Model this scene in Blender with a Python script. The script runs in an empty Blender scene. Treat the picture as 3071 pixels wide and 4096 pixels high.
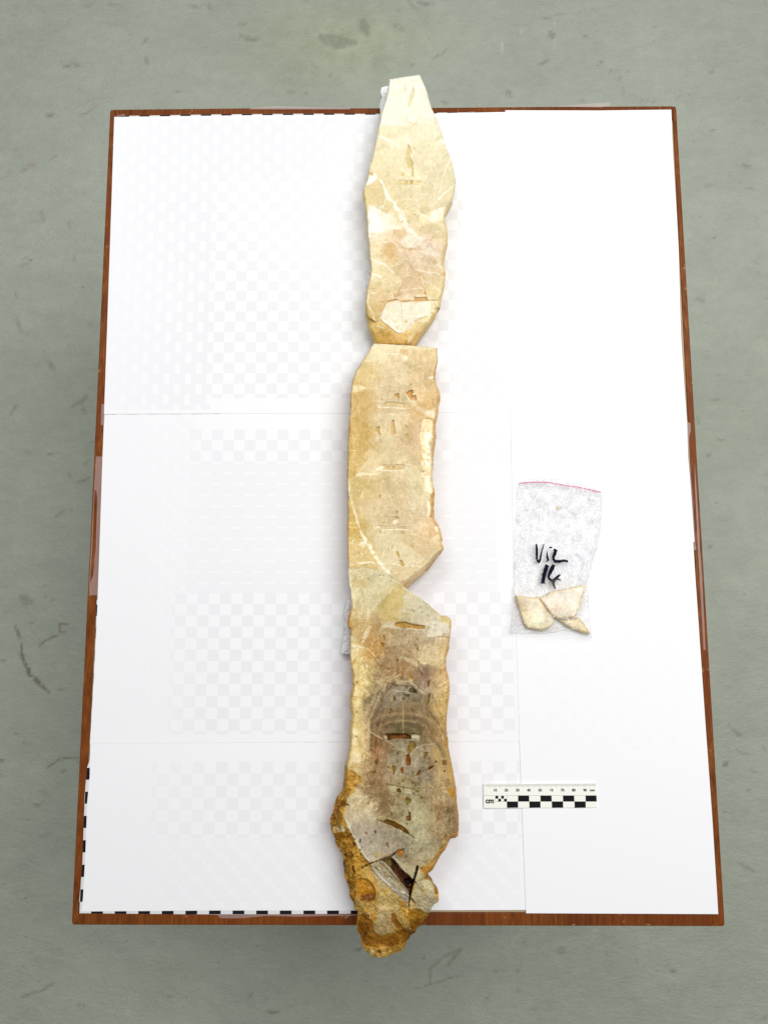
import bpy, math, random
import numpy as np
sc = bpy.context.scene
COL = sc.collection
random.seed(7)

# ------------------------------------------------------------------ camera
F, CX, CY = 3076.0, 1535.5, 2048.0              # focal length and centre, in photo pixels
CAM = np.array([-0.0048, -0.1211, 0.7147]); ROT = (0.1353, 0.0078, -0.0029)
cd = bpy.data.cameras.new('camera'); co = bpy.data.objects.new('camera', cd); COL.objects.link(co)
co.location = CAM; co.rotation_euler = ROT
cd.sensor_fit = 'VERTICAL'; cd.sensor_height = 36.0; cd.lens = F / 4096 * 36.0
cd.clip_start = 0.01; cd.clip_end = 50
sc.camera = co
def _R():
    a, b, c = ROT
    X = np.array([[1, 0, 0], [0, math.cos(a), -math.sin(a)], [0, math.sin(a), math.cos(a)]])
    Y = np.array([[math.cos(b), 0, math.sin(b)], [0, 1, 0], [-math.sin(b), 0, math.cos(b)]])
    Z = np.array([[math.cos(c), -math.sin(c), 0], [math.sin(c), math.cos(c), 0], [0, 0, 1]])
    return Z @ Y @ X
RM = _R()
def U(px, py, z=0.0):
    """point of the place, at height z, seen at photo pixel px, py (arrays allowed)"""
    px = np.asarray(px, float); py = np.asarray(py, float); z = np.asarray(z, float)
    q = np.stack([(px - CX) / F, -(py - CY) / F, -np.ones_like(px)], -1) @ RM.T
    t = (z - CAM[2]) / q[..., 2]
    return CAM + q * t[..., None]

# ------------------------------------------------------------------ light
world = bpy.data.worlds.new('World'); sc.world = world; world.use_nodes = True
bg = world.node_tree.nodes['Background']; bg.inputs[0].default_value = (0.98, 0.99, 1.0, 1); bg.inputs[1].default_value = 0.21
def area(name, loc, target, sx, sy, watts, col=(1, .985, .95)):
    l = bpy.data.lights.new(name, 'AREA'); l.shape = 'RECTANGLE'; l.size = sx; l.size_y = sy
    l.energy = watts; l.color = col
    o = bpy.data.objects.new(name, l); COL.objects.link(o); o.location = loc
    from mathutils import Vector
    o.rotation_euler = (Vector(target) - Vector(loc)).to_track_quat('-Z', 'Y').to_euler()
    return o
area('ceiling_lamp_key', (0.68, 0.40, 1.72), (0.05, 0.0, 0), 1.0, 1.5, 31, (1, .995, .985))
area('ceiling_lamp_far', (-0.45, 1.05, 1.75), (0, -0.05, 0), 1.2, 0.6, 13, (.98, .99, 1))
sc.view_settings.view_transform = 'Standard'; sc.view_settings.look = 'None'
sc.view_settings.exposure = 0; sc.view_settings.gamma = 1; sc.view_settings.use_curve_mapping = False
sc.cycles.transparent_max_bounces = 16

# ------------------------------------------------------------------ helpers
def lin(c):
    c = np.asarray(c, float) / 255.0
    return np.where(c <= 0.04045, c / 12.92, ((c + 0.055) / 1.055) ** 2.4)
def tag(o, label=None, cat=None, group=None, kind=None):
    if label: o['label'] = label
    if cat: o['category'] = cat
    if group: o['group'] = group
    if kind: o['kind'] = kind
    return o
def empty(name, loc=(0, 0, 0)):
    o = bpy.data.objects.new(name, None); COL.objects.link(o); o.location = [float(v) for v in loc]
    o.empty_display_size = 0.02
    return o
def mesh_obj(name, V, Fc, mat, parent=None, smooth=False, cols=None, gloss=None, origin=None):
    """world-space vertices V -> one mesh object with its own origin"""
    V = np.asarray(V, float).reshape(-1, 3)
    if parent is not None: org = np.array(parent_loc(parent))
    else: org = np.array(origin) if origin is not None else np.array([V[:, 0].mean(), V[:, 1].mean(), V[:, 2].min()])
    me = bpy.data.meshes.new(name)
    if isinstance(Fc, np.ndarray):
        n = len(Fc); k = Fc.shape[1]
        me.vertices.add(len(V)); me.vertices.foreach_set('co', (V - org).astype(np.float32).ravel())
        me.loops.add(n * k); me.loops.foreach_set('vertex_index', Fc.astype(np.int32).ravel())
        me.polygons.add(n); me.polygons.foreach_set('loop_start', np.arange(0, n * k, k, dtype=np.int32))
        me.update(calc_edges=True); me.validate()
    else:
        me.from_pydata([tuple(v) for v in (V - org)], [], [tuple(int(i) for i in f) for f in Fc]); me.update()
    if smooth: me.polygons.foreach_set('use_smooth', [True] * len(me.polygons))
    if cols is not None:
        a = me.color_attributes.new('tone', 'FLOAT_COLOR', 'POINT')
        c = np.ones((len(V), 4), np.float32); c[:, :3] = cols
        if gloss is not None: c[:, 3] = gloss
        a.data.foreach_set('color', c.ravel())
    if mat: me.materials.append(mat)
    o = bpy.data.objects.new(name, me); COL.objects.link(o)
    if parent is None: o.location = [float(v) for v in org]
    else: o.parent = parent
    return o
def parent_loc(p):
    l = np.array(p.location[:])
    while p.parent: p = p.parent; l = l + np.array(p.location[:])
    return l
def prism(P, z0, z1):
    """polygon (n,2) world xy -> closed prism; P counter-clockwise"""
    P = np.asarray(P, float)[:, :2]; n = len(P)
    a = sum(P[i][0] * P[(i + 1) % n][1] - P[(i + 1) % n][0] * P[i][1] for i in range(n))
    if a < 0: P = P[::-1]
    V = [(x, y, z1) for x, y in P] + [(x, y, z0) for x, y in P]
    Fc = [tuple(range(n)), tuple(range(2 * n - 1, n - 1, -1))] + [(i, i + n, (i + 1) % n + n, (i + 1) % n) for i in range(n)]
    return V, Fc
def join(parts):
    V, Fc = [], []
    for v, f in parts:
        k = len(V); V += [tuple(p) for p in v]; Fc += [tuple(i + k for i in q) for q in f]
    return V, Fc
def box_px(x0, y0, x1, y1, z0, z1):
    return prism(U([x0, x1, x1, x0], [y1, y1, y0, y0], z1), z0, z1)

# node helper: arithmetic on sockets
class NT:
    def __init__(s, name):
        s.m = bpy.data.materials.new(name); s.m.use_nodes = True; s.t = s.m.node_tree
        s.b = s.t.nodes['Principled BSDF']; s.out = s.t.nodes['Material Output']
    def n(s, ty, **kw):
        nd = s.t.nodes.new(ty)
        for k, v in kw.items(): setattr(nd, k, v)
        return nd
    def link(s, a, b): s.t.links.new(a.s if isinstance(a, E_) else a, b)
    def put(s, sock, v):
        if isinstance(v, (E_,)): s.t.links.new(v.s, sock)
        elif isinstance(v, bpy.types.NodeSocket): s.t.links.new(v, sock)
        else: sock.default_value = v
    def math(s, op, a, b=None, c=None, clamp=False):
        nd = s.n('ShaderNodeMath', operation=op, use_clamp=clamp); s.put(nd.inputs[0], a)
        if b is not None: s.put(nd.inputs[1], b)
        if c is not None: s.put(nd.inputs[2], c)
        return E_(s, nd.outputs[0])
    def pos(s, kind='Object'):
        tc = s.n('ShaderNodeTexCoord'); sp = s.n('ShaderNodeSeparateXYZ'); s.t.links.new(tc.outputs[kind], sp.inputs[0])
        return E_(s, sp.outputs[0]), E_(s, sp.outputs[1]), E_(s, sp.outputs[2]), tc.outputs[kind]
    def vec(s, x, y, z=0.0):
        nd = s.n('ShaderNodeCombineXYZ'); s.put(nd.inputs[0], x); s.put(nd.inputs[1], y); s.put(nd.inputs[2], z); return nd.outputs[0]
    def noise(s, vec, scale, detail=4, rough=.55, dist=0):
        nd = s.n('ShaderNodeTexNoise'); s.put(nd.inputs['Vector'], vec); nd.inputs['Scale'].default_value = scale
        nd.inputs['Detail'].default_value = detail; nd.inputs['Roughness'].default_value = rough; nd.inputs['Distortion'].default_value = dist
        return E_(s, nd.outputs['Fac'])
    def mix(s, f, a, b, mode='MIX'):
        nd = s.n('ShaderNodeMix', data_type='RGBA', blend_type=mode)
        s.put(nd.inputs[0], f); s.put(nd.inputs[6], tuple(a) + (1,) if isinstance(a, (tuple, list, np.ndarray)) else a)
        s.put(nd.inputs[7], tuple(b) + (1,) if isinstance(b, (tuple, list, np.ndarray)) else b); return nd.outputs[2]
    def ramp(s, f, lo, hi):
        nd = s.n('ShaderNodeMapRange'); nd.clamp = True; s.put(nd.inputs[0], f); nd.inputs[1].default_value = lo; nd.inputs[2].default_value = hi
        return E_(s, nd.outputs[0])
    def bump(s, h, strength, dist):
        nd = s.n('ShaderNodeBump'); nd.inputs['Strength'].default_value = strength; nd.inputs['Distance'].default_value = dist
        s.put(nd.inputs['Height'], h); s.t.links.new(nd.outputs[0], s.b.inputs['Normal']); return nd
    def color(s, c, rough=.5, spec=.5):
        s.put(s.b.inputs['Base Color'], tuple(c) + (1,) if isinstance(c, (tuple, list, np.ndarray)) else c)
        s.put(s.b.inputs['Roughness'], rough); s.b.inputs['Specular IOR Level'].default_value = spec
class E_:
    def __init__(s, nt, sock): s.nt, s.s = nt, sock
    def __add__(s, o): return s.nt.math('ADD', s, o)
    def __sub__(s, o): return s.nt.math('SUBTRACT', s, o)
    def __mul__(s, o): return s.nt.math('MULTIPLY', s, o)
    def gt(s, v): return s.nt.math('GREATER_THAN', s, v)
    def lt(s, v): return s.nt.math('LESS_THAN', s, v)
    def mx(s, v): return s.nt.math('MAXIMUM', s, v)
    def mn(s, v): return s.nt.math('MINIMUM', s, v)
def simple(name, rgb255, rough=.5, spec=.5):
    m = NT(name); m.color(lin(rgb255), rough, spec); return m.m

# numpy noise ------------------------------------------------------
_rs = np.random.RandomState(11); _T = _rs.rand(512, 512)
def vnoise(x, y, seed=0):
    x = x + seed * 37.31; y = y + seed * 91.7
    xi = np.floor(x).astype(int); yi = np.floor(y).astype(int); fx = x - xi; fy = y - yi
    fx = fx * fx * (3 - 2 * fx); fy = fy * fy * (3 - 2 * fy)
    a = _T[yi & 511, xi & 511]; b = _T[yi & 511, (xi + 1) & 511]; c = _T[(yi + 1) & 511, xi & 511]; d = _T[(yi + 1) & 511, (xi + 1) & 511]
    return (a * (1 - fx) + b * fx) * (1 - fy) + (c * (1 - fx) + d * fx) * fy
def fbm(x, y, size, seed=0, octv=4, gain=.5):
    s = 0; a = 1; t = 0; k = 1.0 / size
    for i in range(octv):
        s = s + a * vnoise(x * k + i * 17.3, y * k - i * 9.1, seed + i); t += a; a *= gain; k *= 2.03
    return s / t - .5                                  # about -0.5 .. 0.5
def sstep(a, b, x):
    t = np.clip((x - a) / (b - a), 0, 1); return t * t * (3 - 2 * t)
def seg_dist(X, Y, pts, widths=None, closed=False):
    best = np.full(X.shape, 1e9); W = np.zeros(X.shape); n = len(pts); m = n if closed else n - 1
    for i in range(m):
        x0, y0 = pts[i]; x1, y1 = pts[(i + 1) % n]; dx, dy = x1 - x0, y1 - y0; L = dx * dx + dy * dy + 1e-9
        t = np.clip(((X - x0) * dx + (Y - y0) * dy) / L, 0, 1)
        d = np.hypot(X - x0 - t * dx, Y - y0 - t * dy); k = d < best; best = np.where(k, d, best)
        if widths is not None: W = np.where(k, widths[i] + (widths[(i + 1) % n] - widths[i]) * t, W)
    return (best, W) if widths is not None else best
def inside(X, Y, pts):
    r = np.zeros(X.shape, bool); n = len(pts)
    for i in range(n):
        x0, y0 = pts[i]; x1, y1 = pts[(i + 1) % n]
        if y0 == y1: continue
        r ^= ((y0 > Y) != (y1 > Y)) & (X < (x1 - x0) * (Y - y0) / (y1 - y0) + x0)
    return r
class Canvas:
    """tone, relief (m) and gloss of a surface, laid out by traced marks"""
    def __init__(s, x0, y0, x1, y1, step=2):
        s.x0, s.y0, s.st = x0, y0, step
        s.X, s.Y = np.meshgrid(np.arange(x0, x1 + 1, step, dtype=float), np.arange(y0, y1 + 1, step, dtype=float))
        s.C = np.zeros(s.X.shape + (3,)); s.H = np.zeros(s.X.shape); s.G = np.zeros(s.X.shape); s.part = np.zeros(s.X.shape, int); s.names = ['cut_face']; s.vs = 1.0
        s.wx = fbm(s.X, s.Y, 26, 3, 4) * 2; s.wy = fbm(s.X, s.Y, 26, 9, 4) * 2; s.fine = fbm(s.X, s.Y, 9, 21, 3) * 2
    def win(s, pts, m):
        p = np.array(pts); a = p.min(0) - m; b = p.max(0) + m; h, w = s.X.shape
        j0 = max(0, int((a[0] - s.x0) / s.st)); j1 = min(w, int((b[0] - s.x0) / s.st) + 2); i0 = max(0, int((a[1] - s.y0) / s.st)); i1 = min(h, int((b[1] - s.y0) / s.st) + 2)
        return slice(i0, max(i1, i0)), slice(j0, max(j1, j0))
    def base(s, ctrl, sigma=38, warp=28):
        X = s.X + s.wx * warp; Y = s.Y + s.wy * warp; W = np.zeros(s.X.shape) + 1e-12; C = np.zeros(s.C.shape)
        for x, y, c in ctrl:
            w = np.exp(-((X - x) ** 2 + (Y - y) ** 2) / (2 * sigma ** 2)) + 1e-9 / (1 + ((X - x) ** 2 + (Y - y) ** 2) / 1e4); W += w; C += w[..., None] * np.array(c, float)
        s.C = C / W[..., None]
    def _m(s, k, a, col):
        C = s.C[k]; s.C[k] = C + (np.array(col, float) - C) * a[..., None]
    def fill(s, pts, col, a=1., soft=3, warp=4, h=0, g=None, tex=.2, part=None):
        if h < 0 and s.vs < 1: h *= s.vs; a *= .5 + .5 * s.vs
        k = s.win(pts, soft + abs(warp) * 2 + 4)
        if s.X[k].size == 0: return
        X = s.X[k] + s.wx[k] * warp; Y = s.Y[k] + s.wy[k] * warp
        d = seg_dist(X, Y, pts, closed=True); d = np.where(inside(X, Y, pts), d, -d)
        m = sstep(-soft / 2, soft / 2, d)
        if col is not None:
            aa = m * a
            if tex: aa = np.clip(aa * (1 - tex * .25 + tex * s.fine[k] * 2.4), 0, 1)
            s._m(k, aa, col)
        if h: s.H[k] += h * m
        if g is not None: s.G[k] = s.G[k] + (g - s.G[k]) * m
        if part:
            if isinstance(part, str): s.names.append(part); i = len(s.names) - 1
            s.part[k] = np.where(d > 0, i, s.part[k])
    def line(s, pts, w, col, a=1., warp=4, soft=None, h=0, g=None, broken=.12):
        ws = w if isinstance(w, (list, tuple)) else [w] * len(pts)
        mw = max(ws); soft = soft or max(1.6, mw * .6); k = s.win(pts, mw + soft + abs(warp) * 2 + 3)
        if s.X[k].size == 0: return
        X = s.X[k] + s.wx[k] * warp; Y = s.Y[k] + s.wy[k] * warp
        d, W = seg_dist(X, Y, pts, ws); m = 1 - sstep(0, 1, (d - W / 2 + soft / 2) / soft)
        if broken: m = m * np.clip(1 - broken + s.fine[k] * 2.2 + .5, 0, 1)
        if col is not None: s._m(k, m * a, col)
        if h: s.H[k] += h * m
        if g is not None: s.G[k] = s.G[k] + (g - s.G[k]) * m
    def pit(s, x, y, rx, ry, ang=0, col=(170, 120, 50), a=.9, depth=.0012, light=None, part=None):
        if s.vs == 1: col = (col[0] * .92, col[1] * .97, col[2] * .8) if col[0] < 172 else col
        depth *= .7
        n = 12; ca, sa = math.cos(ang), math.sin(ang); pts = []
        for i in range(n):
            t = 2 * math.pi * i / n; r = 1 + .22 * math.sin(3 * t + x) + .12 * math.sin(5 * t + y)
            u, v = rx * r * math.cos(t), ry * r * math.sin(t); pts.append((x + u * ca - v * sa, y + u * sa + v * ca))
        if light: s.line(pts + pts[:1], 1.6, light, .7, warp=1)
        s.fill(pts, col, a, soft=min(3, rx), warp=1.5, h=-depth, part=part)

def build_from(cv, mask, ztop, mat, root, zbot, gain, skirt_col, skirt_part, shrink=.12):
    """relief surface above traced outline, with flanks down to the back of the slab; one mesh per part"""
    h, w = mask.shape; q = mask[:-1, :-1] & mask[1:, :-1] & mask[:-1, 1:] & mask[1:, 1:]
    Z = ztop + cv.H; P = U(cv.X, cv.Y, Z); idx = np.arange(h * w).reshape(h, w)
    C = lin(np.clip(cv.C, 0, 255)) * gain; Pf = P.reshape(-1, 3); Cf = C.reshape(-1, 3); Gf = cv.G.ravel()
    quads = np.stack([idx[1:, :-1], idx[1:, 1:], idx[:-1, 1:], idx[:-1, :-1]], -1)
    pid = cv.part[:-1, :-1]
    made = {}
    # boundary edges for the flanks
    qp = np.zeros((h + 1, w + 1), bool); qp[1:h, 1:w] = q
    E = []
    c = qp[1:h, 1:w]
    for di, dj, e in ((-1, 0, (quads[..., 3], quads[..., 2])), (1, 0, (quads[..., 1], quads[..., 0])), (0, -1, (quads[..., 0], quads[..., 3])), (0, 1, (quads[..., 2], quads[..., 1]))):
        nb = qp[1 + di:h + di, 1 + dj:w + dj]; k = c & ~nb; E.append(np.stack([e[0][k], e[1][k]], -1))
    E = np.concatenate(E); cen = Pf[np.unique(E)].mean(0)
    for i, nm in enumerate(cv.names):
        k = q & (pid == i); Q = quads[k]
        if len(Q) == 0: continue
        V = Pf; used = np.unique(Q); rem = np.full(h * w, -1); rem[used] = np.arange(len(used))
        VV = Pf[used]; CC = Cf[used]; GG = Gf[used]; FF = rem[Q]
        if nm == skirt_part:
            eu = np.unique(E); r2 = np.full(h * w, -1); r2[eu] = np.arange(len(eu)); base = len(VV)
            T = Pf[eu]; nrm = T[:, :2].copy(); dx = T[:, 0] - np.interp(T[:, 1], [-.6, .6], [.0, .0]) - cen[0]
            rings = [T]
            for f_, s_ in ((.25, -.0), (.6, shrink * .5), (.85, shrink), (1., shrink * 2.2)):
                B = T.copy(); B[:, 2] = T[:, 2] + (zbot - T[:, 2]) * f_; B[:, 0] -= dx * s_
                B[:, 0] += .0016 * fbm(T[:, 1] * 1000, T[:, 0] * 0 + f_ * 9, 9, 4, 3); rings.append(B)
            VV = np.concatenate([VV] + rings); sc_ = lin(skirt_col) * gain
            CC = np.concatenate([CC] + [np.minimum(Cf[eu] * 1.0, 1)] + [np.tile(sc_, (len(eu), 1))] * 4); GG = np.concatenate([GG] + [np.zeros(len(eu))] * 5)
            a, b = r2[E[:, 0]], r2[E[:, 1]]; n = len(eu)
            fs = [np.stack([base + a + j * n, base + b + j * n, base + b + (j + 1) * n, base + a + (j + 1) * n], -1) for j in range(4)]
            FF = np.concatenate([FF] + fs)
        made[i] = mesh_obj(nm, VV, FF, mat, root, True, CC, GG)
    return made

def Zm(x0, y0, k=.3619): return lambda *p: [(x0 + k * p[i], y0 + k * p[i + 1]) for i in range(0, len(p), 2)]
Z1, Z2, Z3, Z4, Z5, Z6, Z7 = Zm(1350, 250), Zm(1350, 800), Zm(1300, 1350), Zm(1300, 1900), Zm(1300, 2400), Zm(1300, 2900), Zm(1280, 3300)
ZB = Zm(1950, 1850)

exec_parts = []
# ------------------------------------------------------------------ floor
ZF = -0.45
def floor_mat():
    m = NT('painted_concrete'); x, y, z, v = m.pos()
    at = m.n('ShaderNodeAttribute'); at.attribute_name = 'tone'
    n1 = m.noise(v, 3.2, 4, .6); n2 = m.noise(m.vec(x * 1.0, y * 1.5, 0.0), 42, 6, .68, .4); n3 = m.noise(v, 420, 3, .7); n5 = m.noise(m.vec(x * 1.0, y * 1.7, 3.0), 16, 5, .7)
    k = (n1 - .5) * .22 + (n2 - .5) * .30 + (n3 - .5) * .34 + (n5 - .5) * .14 + 1.0
    c = m.mix(1.0, at.outputs['Color'], m.vec(k, k * 1.0, k), 'MULTIPLY')
    sp = m.ramp(m.noise(m.vec(x * 1.0, y * 1.7, 7.0), 90, 3, .6), .66, .74)
    c = m.mix(sp * .38, c, tuple(lin((92, 98, 84)) * .8))
    sp2 = m.ramp(m.noise(m.vec(x * 2.2, y * 1.0, 17.0), 48, 3, .6), .735, .79)
    c = m.mix(sp2 * .22, c, tuple(lin((205, 208, 196)) * .8))
    m.color(c, .48, .35)
    m.bump(n2 * .5 + m.noise(m.vec(x * 1.0, y * 2.0, 5.0), 95, 5, .65) * .55 + n3 * .3, .6, .005)
    return m.m
fc = Canvas(-400, -400, 3480, 4500, 8)
base = np.array([173., 179, 164]); gA = fbm(fc.X, fc.Y, 700, 31, 4)[..., None]; gB = fbm(fc.X, fc.Y * 1.6, 130, 33, 5)[..., None]
fc.C[:] = base + gA * np.array([10, 9, 13.]) + gB * np.array([12, 11, 10.])
yl = np.exp(-(((fc.X - 1400) / 320) ** 2 + ((fc.Y - 170) / 170) ** 2))[..., None]
fc.C += yl * (fbm(fc.X, fc.Y, 60, 41, 4)[..., None] * 30 + np.array([2, 2, -8.]))
D1c, D2c, BR, LT = (112, 118, 102), (122, 128, 112), (128, 116, 88), (205, 207, 196)
def sm(x, y, l, w, ang, col=D1c, a=.6):
    dx, dy = math.cos(ang) * l / 2, math.sin(ang) * l / 2
    fc.line([(x - dx, y - dy), (x, y + l * .06), (x + dx, y + dy)], [w * .5, w, w * .5], col, a, warp=5, soft=10, broken=.25)
rf = random.Random(5)
for x, y, l, w, a, c in [(268, 265, 22, 14, 0, D1c), (308, 258, 30, 14, .3, D2c), (588, 242, 34, 12, 1.5, D1c), (580, 163, 26, 14, -.8, D2c), (778, 24, 44, 16, .2, D2c), (840, 22, 40, 14, 1.2, D2c), (832, 316, 12, 8, 0, D1c), (455, 18, 40, 14, 0, D2c),
    (970, 95, 30, 14, 0, D1c), (990, 150, 60, 26, .3, D2c), (1260, 265, 46, 8, .7, D1c), (1322, 300, 9, 8, 0, (70, 75, 62)), (1225, 372, 14, 12, 0, D1c), (1165, 368, 30, 10, 0, D2c), (1155, 68, 10, 8, 0, (100, 90, 70)), (1350, 160, 130, 60, .2, D2c), (1460, 110, 60, 40, 1.2, D2c), (710, 365, 40, 8, 0, D2c), (205, 462, 14, 14, 0, D1c), (350, 445, 80, 10, -.5, D2c),
    (1592, 108, 44, 12, .5, D1c), (1700, 12, 60, 18, .1, D1c), (1650, 20, 60, 12, .8, D2c), (1760, 215, 70, 12, -.6, D2c), (1648, 262, 12, 14, 0, (95, 100, 85)), (1780, 408, 22, 16, .2, (96, 100, 86)), (2035, 376, 30, 26, 1, D2c), (2205, 138, 26, 32, 1.3, D1c), (2190, 70, 50, 8, -.25, D1c), (2172, 246, 44, 12, -.4, D1c), (2340, 144, 13, 12, 0, D1c), (2402, 250, 17, 10, 0, (80, 84, 66)), (2440, 282, 12, 8, 1, D1c), (2510, 287, 12, 12, 0, D1c), (2480, 310, 14, 14, 1, D2c), (2490, 365, 20, 8, 1.5, D1c), (2324, 402, 12, 10, 0, D1c), (2614, 404, 10, 8, 0, D1c), (2575, 398, 30, 8, 0, D2c), (2948, 394, 12, 8, 0, (95, 98, 84)), (2650, 135, 8, 10, 0, D1c), (2840, 287, 20, 12, -.6, D2c), (2755, 378, 8, 8, 0, D1c),
    (128, 657, 30, 24, 0, (170, 150, 130)), (98, 678, 24, 14, 0, D2c), (198, 458, 36, 12, 0, D1c), (60, 596, 26, 8, 0, D2c), (220, 628, 24, 8, -.6, D2c), (170, 862, 34, 22, 1.2, D2c), (278, 900, 26, 12, 1.4, D2c), (124, 1038, 8, 8, 0, (60, 60, 50)), (300, 1030, 36, 10, 1.5, D2c), (66, 1180, 30, 12, 1.3, D2c), (78, 1300, 60, 14, 1.3, D2c), (298, 1253, 14, 10, 0, D2c), (205, 1460, 44, 20, 1.0, D2c), (320, 1605, 74, 20, -.6, (128, 124, 100)), (338, 1640, 34, 16, 1.4, D1c), (52, 1640, 50, 16, -.9, D2c), (205, 1815, 24, 12, 0, (112, 110, 78)), (335, 1920, 50, 16, -.3, (124, 112, 90)), (370, 1763, 28, 6, 0, D1c), (240, 2056, 44, 12, -.6, D1c), (285, 2036, 8, 8, 0, D1c), (280, 1900, 30, 10, 1.2, D2c), (350, 1848, 26, 16, -.6, (125, 130, 100)),
    (108, 2396, 44, 40, .5, (125, 128, 100)), (182, 2386, 8, 8, 0, (70, 72, 58)), (214, 2398, 8, 8, 0, (70, 72, 58)), (275, 2404, 6, 6, 0, D1c), (180, 2434, 8, 6, 0, D1c), (128, 2488, 14, 12, 0, (100, 95, 75)), (14, 2640, 24, 14, 0, D1c), (66, 2936, 24, 6, 0, D1c), (96, 2974, 18, 14, 1, D1c), (10, 3040, 18, 14, 0, (110, 80, 60)), (258, 3086, 14, 14, 0, (96, 98, 80)), (245, 2760, 20, 10, 0, D1c), (155, 3215, 44, 14, -.3, (100, 105, 80)), (180, 3340, 40, 12, -.2, D1c),
    (2855, 1600, 40, 8, .1, D2c), (2790, 1680, 28, 8, 1.2, D1c), (2848, 520, 22, 12, 0, D2c), (2982, 665, 32, 20, .2, D1c), (2835, 738, 40, 8, 0, D1c), (2990, 752, 40, 8, -.2, D2c), (2855, 950, 8, 8, 0, (90, 92, 80)), (2967, 1073, 8, 8, 0, D1c), (3032, 1098, 14, 8, .6, D1c), (2876, 1123, 8, 12, 1, D2c), (2800, 1200, 30, 18, .4, D2c), (2872, 1498, 8, 8, 0, D1c), (2836, 2186, 8, 24, 0, D1c), (2830, 1820, 14, 18, 0, D2c), (2880, 1760, 30, 14, .2, D2c),
    (2950, 2935, 30, 20, .5, (110, 115, 100)), (2925, 2912, 40, 10, .9, D1c), (2900, 3056, 14, 28, -.6, (90, 96, 84)), (3010, 3082, 30, 12, .2, (120, 108, 95)), (3050, 2990, 24, 10, 1.1, D1c), (2990, 3160, 12, 14, 0, D2c), (2985, 3468, 60, 18, .5, D2c), (2895, 3250, 14, 10, 0, D2c), (2970, 3010, 50, 14, .3, D2c),
    (2240, 3802, 28, 24, .4, (132, 128, 108)), (2068, 3884, 13, 12, 0, (90, 90, 76)), (1980, 3884, 12, 10, 0, (98, 96, 84)), (2196, 4021, 8, 8, 0, (80, 84, 72)), (2690, 3885, 16, 18, 0, (92, 94, 78)), (2690, 3940, 12, 10, 0, D1c), (1948, 3992, 14, 14, 0, D1c), (1568, 4030, 10, 10, 0, D1c), (1695, 3830, 8, 8, 0, (60, 64, 50)), (2364, 3890, 8, 6, 0, D1c), (2545, 3838, 14, 8, 1, D1c), (2540, 3995, 40, 8, 0, D2c), (2860, 3945, 24, 8, 0, D1c), (3055, 4070, 18, 16, 0, D1c), (2040, 3772, 8, 8, 0, D1c), (2094, 3772, 8, 8, 0, D1c), (1090, 4046, 44, 14, 0, (84, 90, 72)), (612, 3768, 24, 8, 0, D1c), (1430, 3798, 28, 20, -.5, (112, 104, 90)), (1540, 3762, 20, 8, 0, D1c), (680, 3984, 26, 8, 0, D1c), (1000, 3748, 8, 8, 0, D1c), (1004, 3980, 28, 14, -.8, D1c), (330, 4018, 44, 14, 0, D1c)]:
    sm(x, y, l, w, a, c, .4)
for x, y, l, w, a in [(2216, 95, 46, 5, 1.5), (2216, 175, 40, 8, 1.5), (2009, 190, 40, 14, 1.5), (2085, 125, 26, 12, 1.5), (1942, 182, 24, 10, .6), (1717, 192, 14, 8, 0), (2492, 155, 8, 8, 0), (2374, 3728, 24, 8, -.7), (2350, 3770, 90, 4, -.7), (2050, 3765, 90, 5, -.8), (1060, 3862, 26, 7, 0), (1370, 3930, 20, 6, 0)]:
    sm(x, y, l, w, a, LT, .6)
fc.line([(62, 2505), (80, 2545)], [8, 16], (120, 116, 92), .7, soft=8)
fc.line([(85, 2570), (95, 2640), (120, 2695), (160, 2735), (200, 2770)], [6, 12, 18, 16, 8], (112, 108, 84), .8, soft=8)
fc.line([(160, 2585), (185, 2560), (228, 2543)], [6, 10, 6], (115, 118, 96), .7, soft=7)
fc.line([(240, 2495), (275, 2492)], 6, (125, 108, 90), .7, soft=6); fc.line([(240, 2497), (243, 2530), (264, 2530)], 7, (128, 112, 95), .6, soft=6)
fc.line([(190, 3070), (240, 3035), (320, 3028)], [5, 9, 4], (120, 126, 106), .8, soft=7)
fc.line([(1722, 3940), (1718, 3880), (1770, 3830), (1840, 3795)], [6, 9, 9, 5], (118, 124, 106), .4, soft=10); fc.line([(1790, 3860), (1840, 3800)], [12, 12], (112, 120, 92), .4, soft=16)
fc.line([(80, 3990), (170, 3960), (215, 3930)], [8, 16, 6], (120, 126, 106), .35, soft=10); fc.line([(1640, 3960), (1850, 3900)], [5, 6], (104, 110, 92), .4, soft=9)
for i in range(240):
    sm(rf.uniform(-200, 3270), rf.uniform(-200, 4300), rf.uniform(10, 44), rf.uniform(6, 16), rf.gauss(0, .5), D2c if rf.random() < .8 else LT, rf.uniform(.1, .34))
h, w = fc.X.shape; P = U(fc.X, fc.Y, ZF).reshape(-1, 3); idx = np.arange(h * w).reshape(h, w)
Q = np.stack([idx[1:, :-1], idx[1:, 1:], idx[:-1, 1:], idx[:-1, :-1]], -1).reshape(-1, 4)
loop = np.concatenate([idx[0, :], idx[1:, -1], idx[-1, -2::-1], idx[-2:0:-1, 0]]); far = P[loop] * np.array([4, 4, 1.]); k0 = len(P); n = len(loop)
ring = np.stack([loop, k0 + np.arange(n), k0 + (np.arange(n) + 1) % n, np.roll(loop, -1)], -1)
cols = np.concatenate([fc.C.reshape(-1, 3), fc.C.reshape(-1, 3)[loop]]); FLOOR_GAIN = 1.0
fo = mesh_obj('floor', np.concatenate([P, far]), np.concatenate([Q, ring]), floor_mat(), None, True, lin(cols) * FLOOR_GAIN, origin=(0, 0, ZF))
tag(fo, 'grey green painted concrete floor with scuffs', kind='structure')

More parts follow.
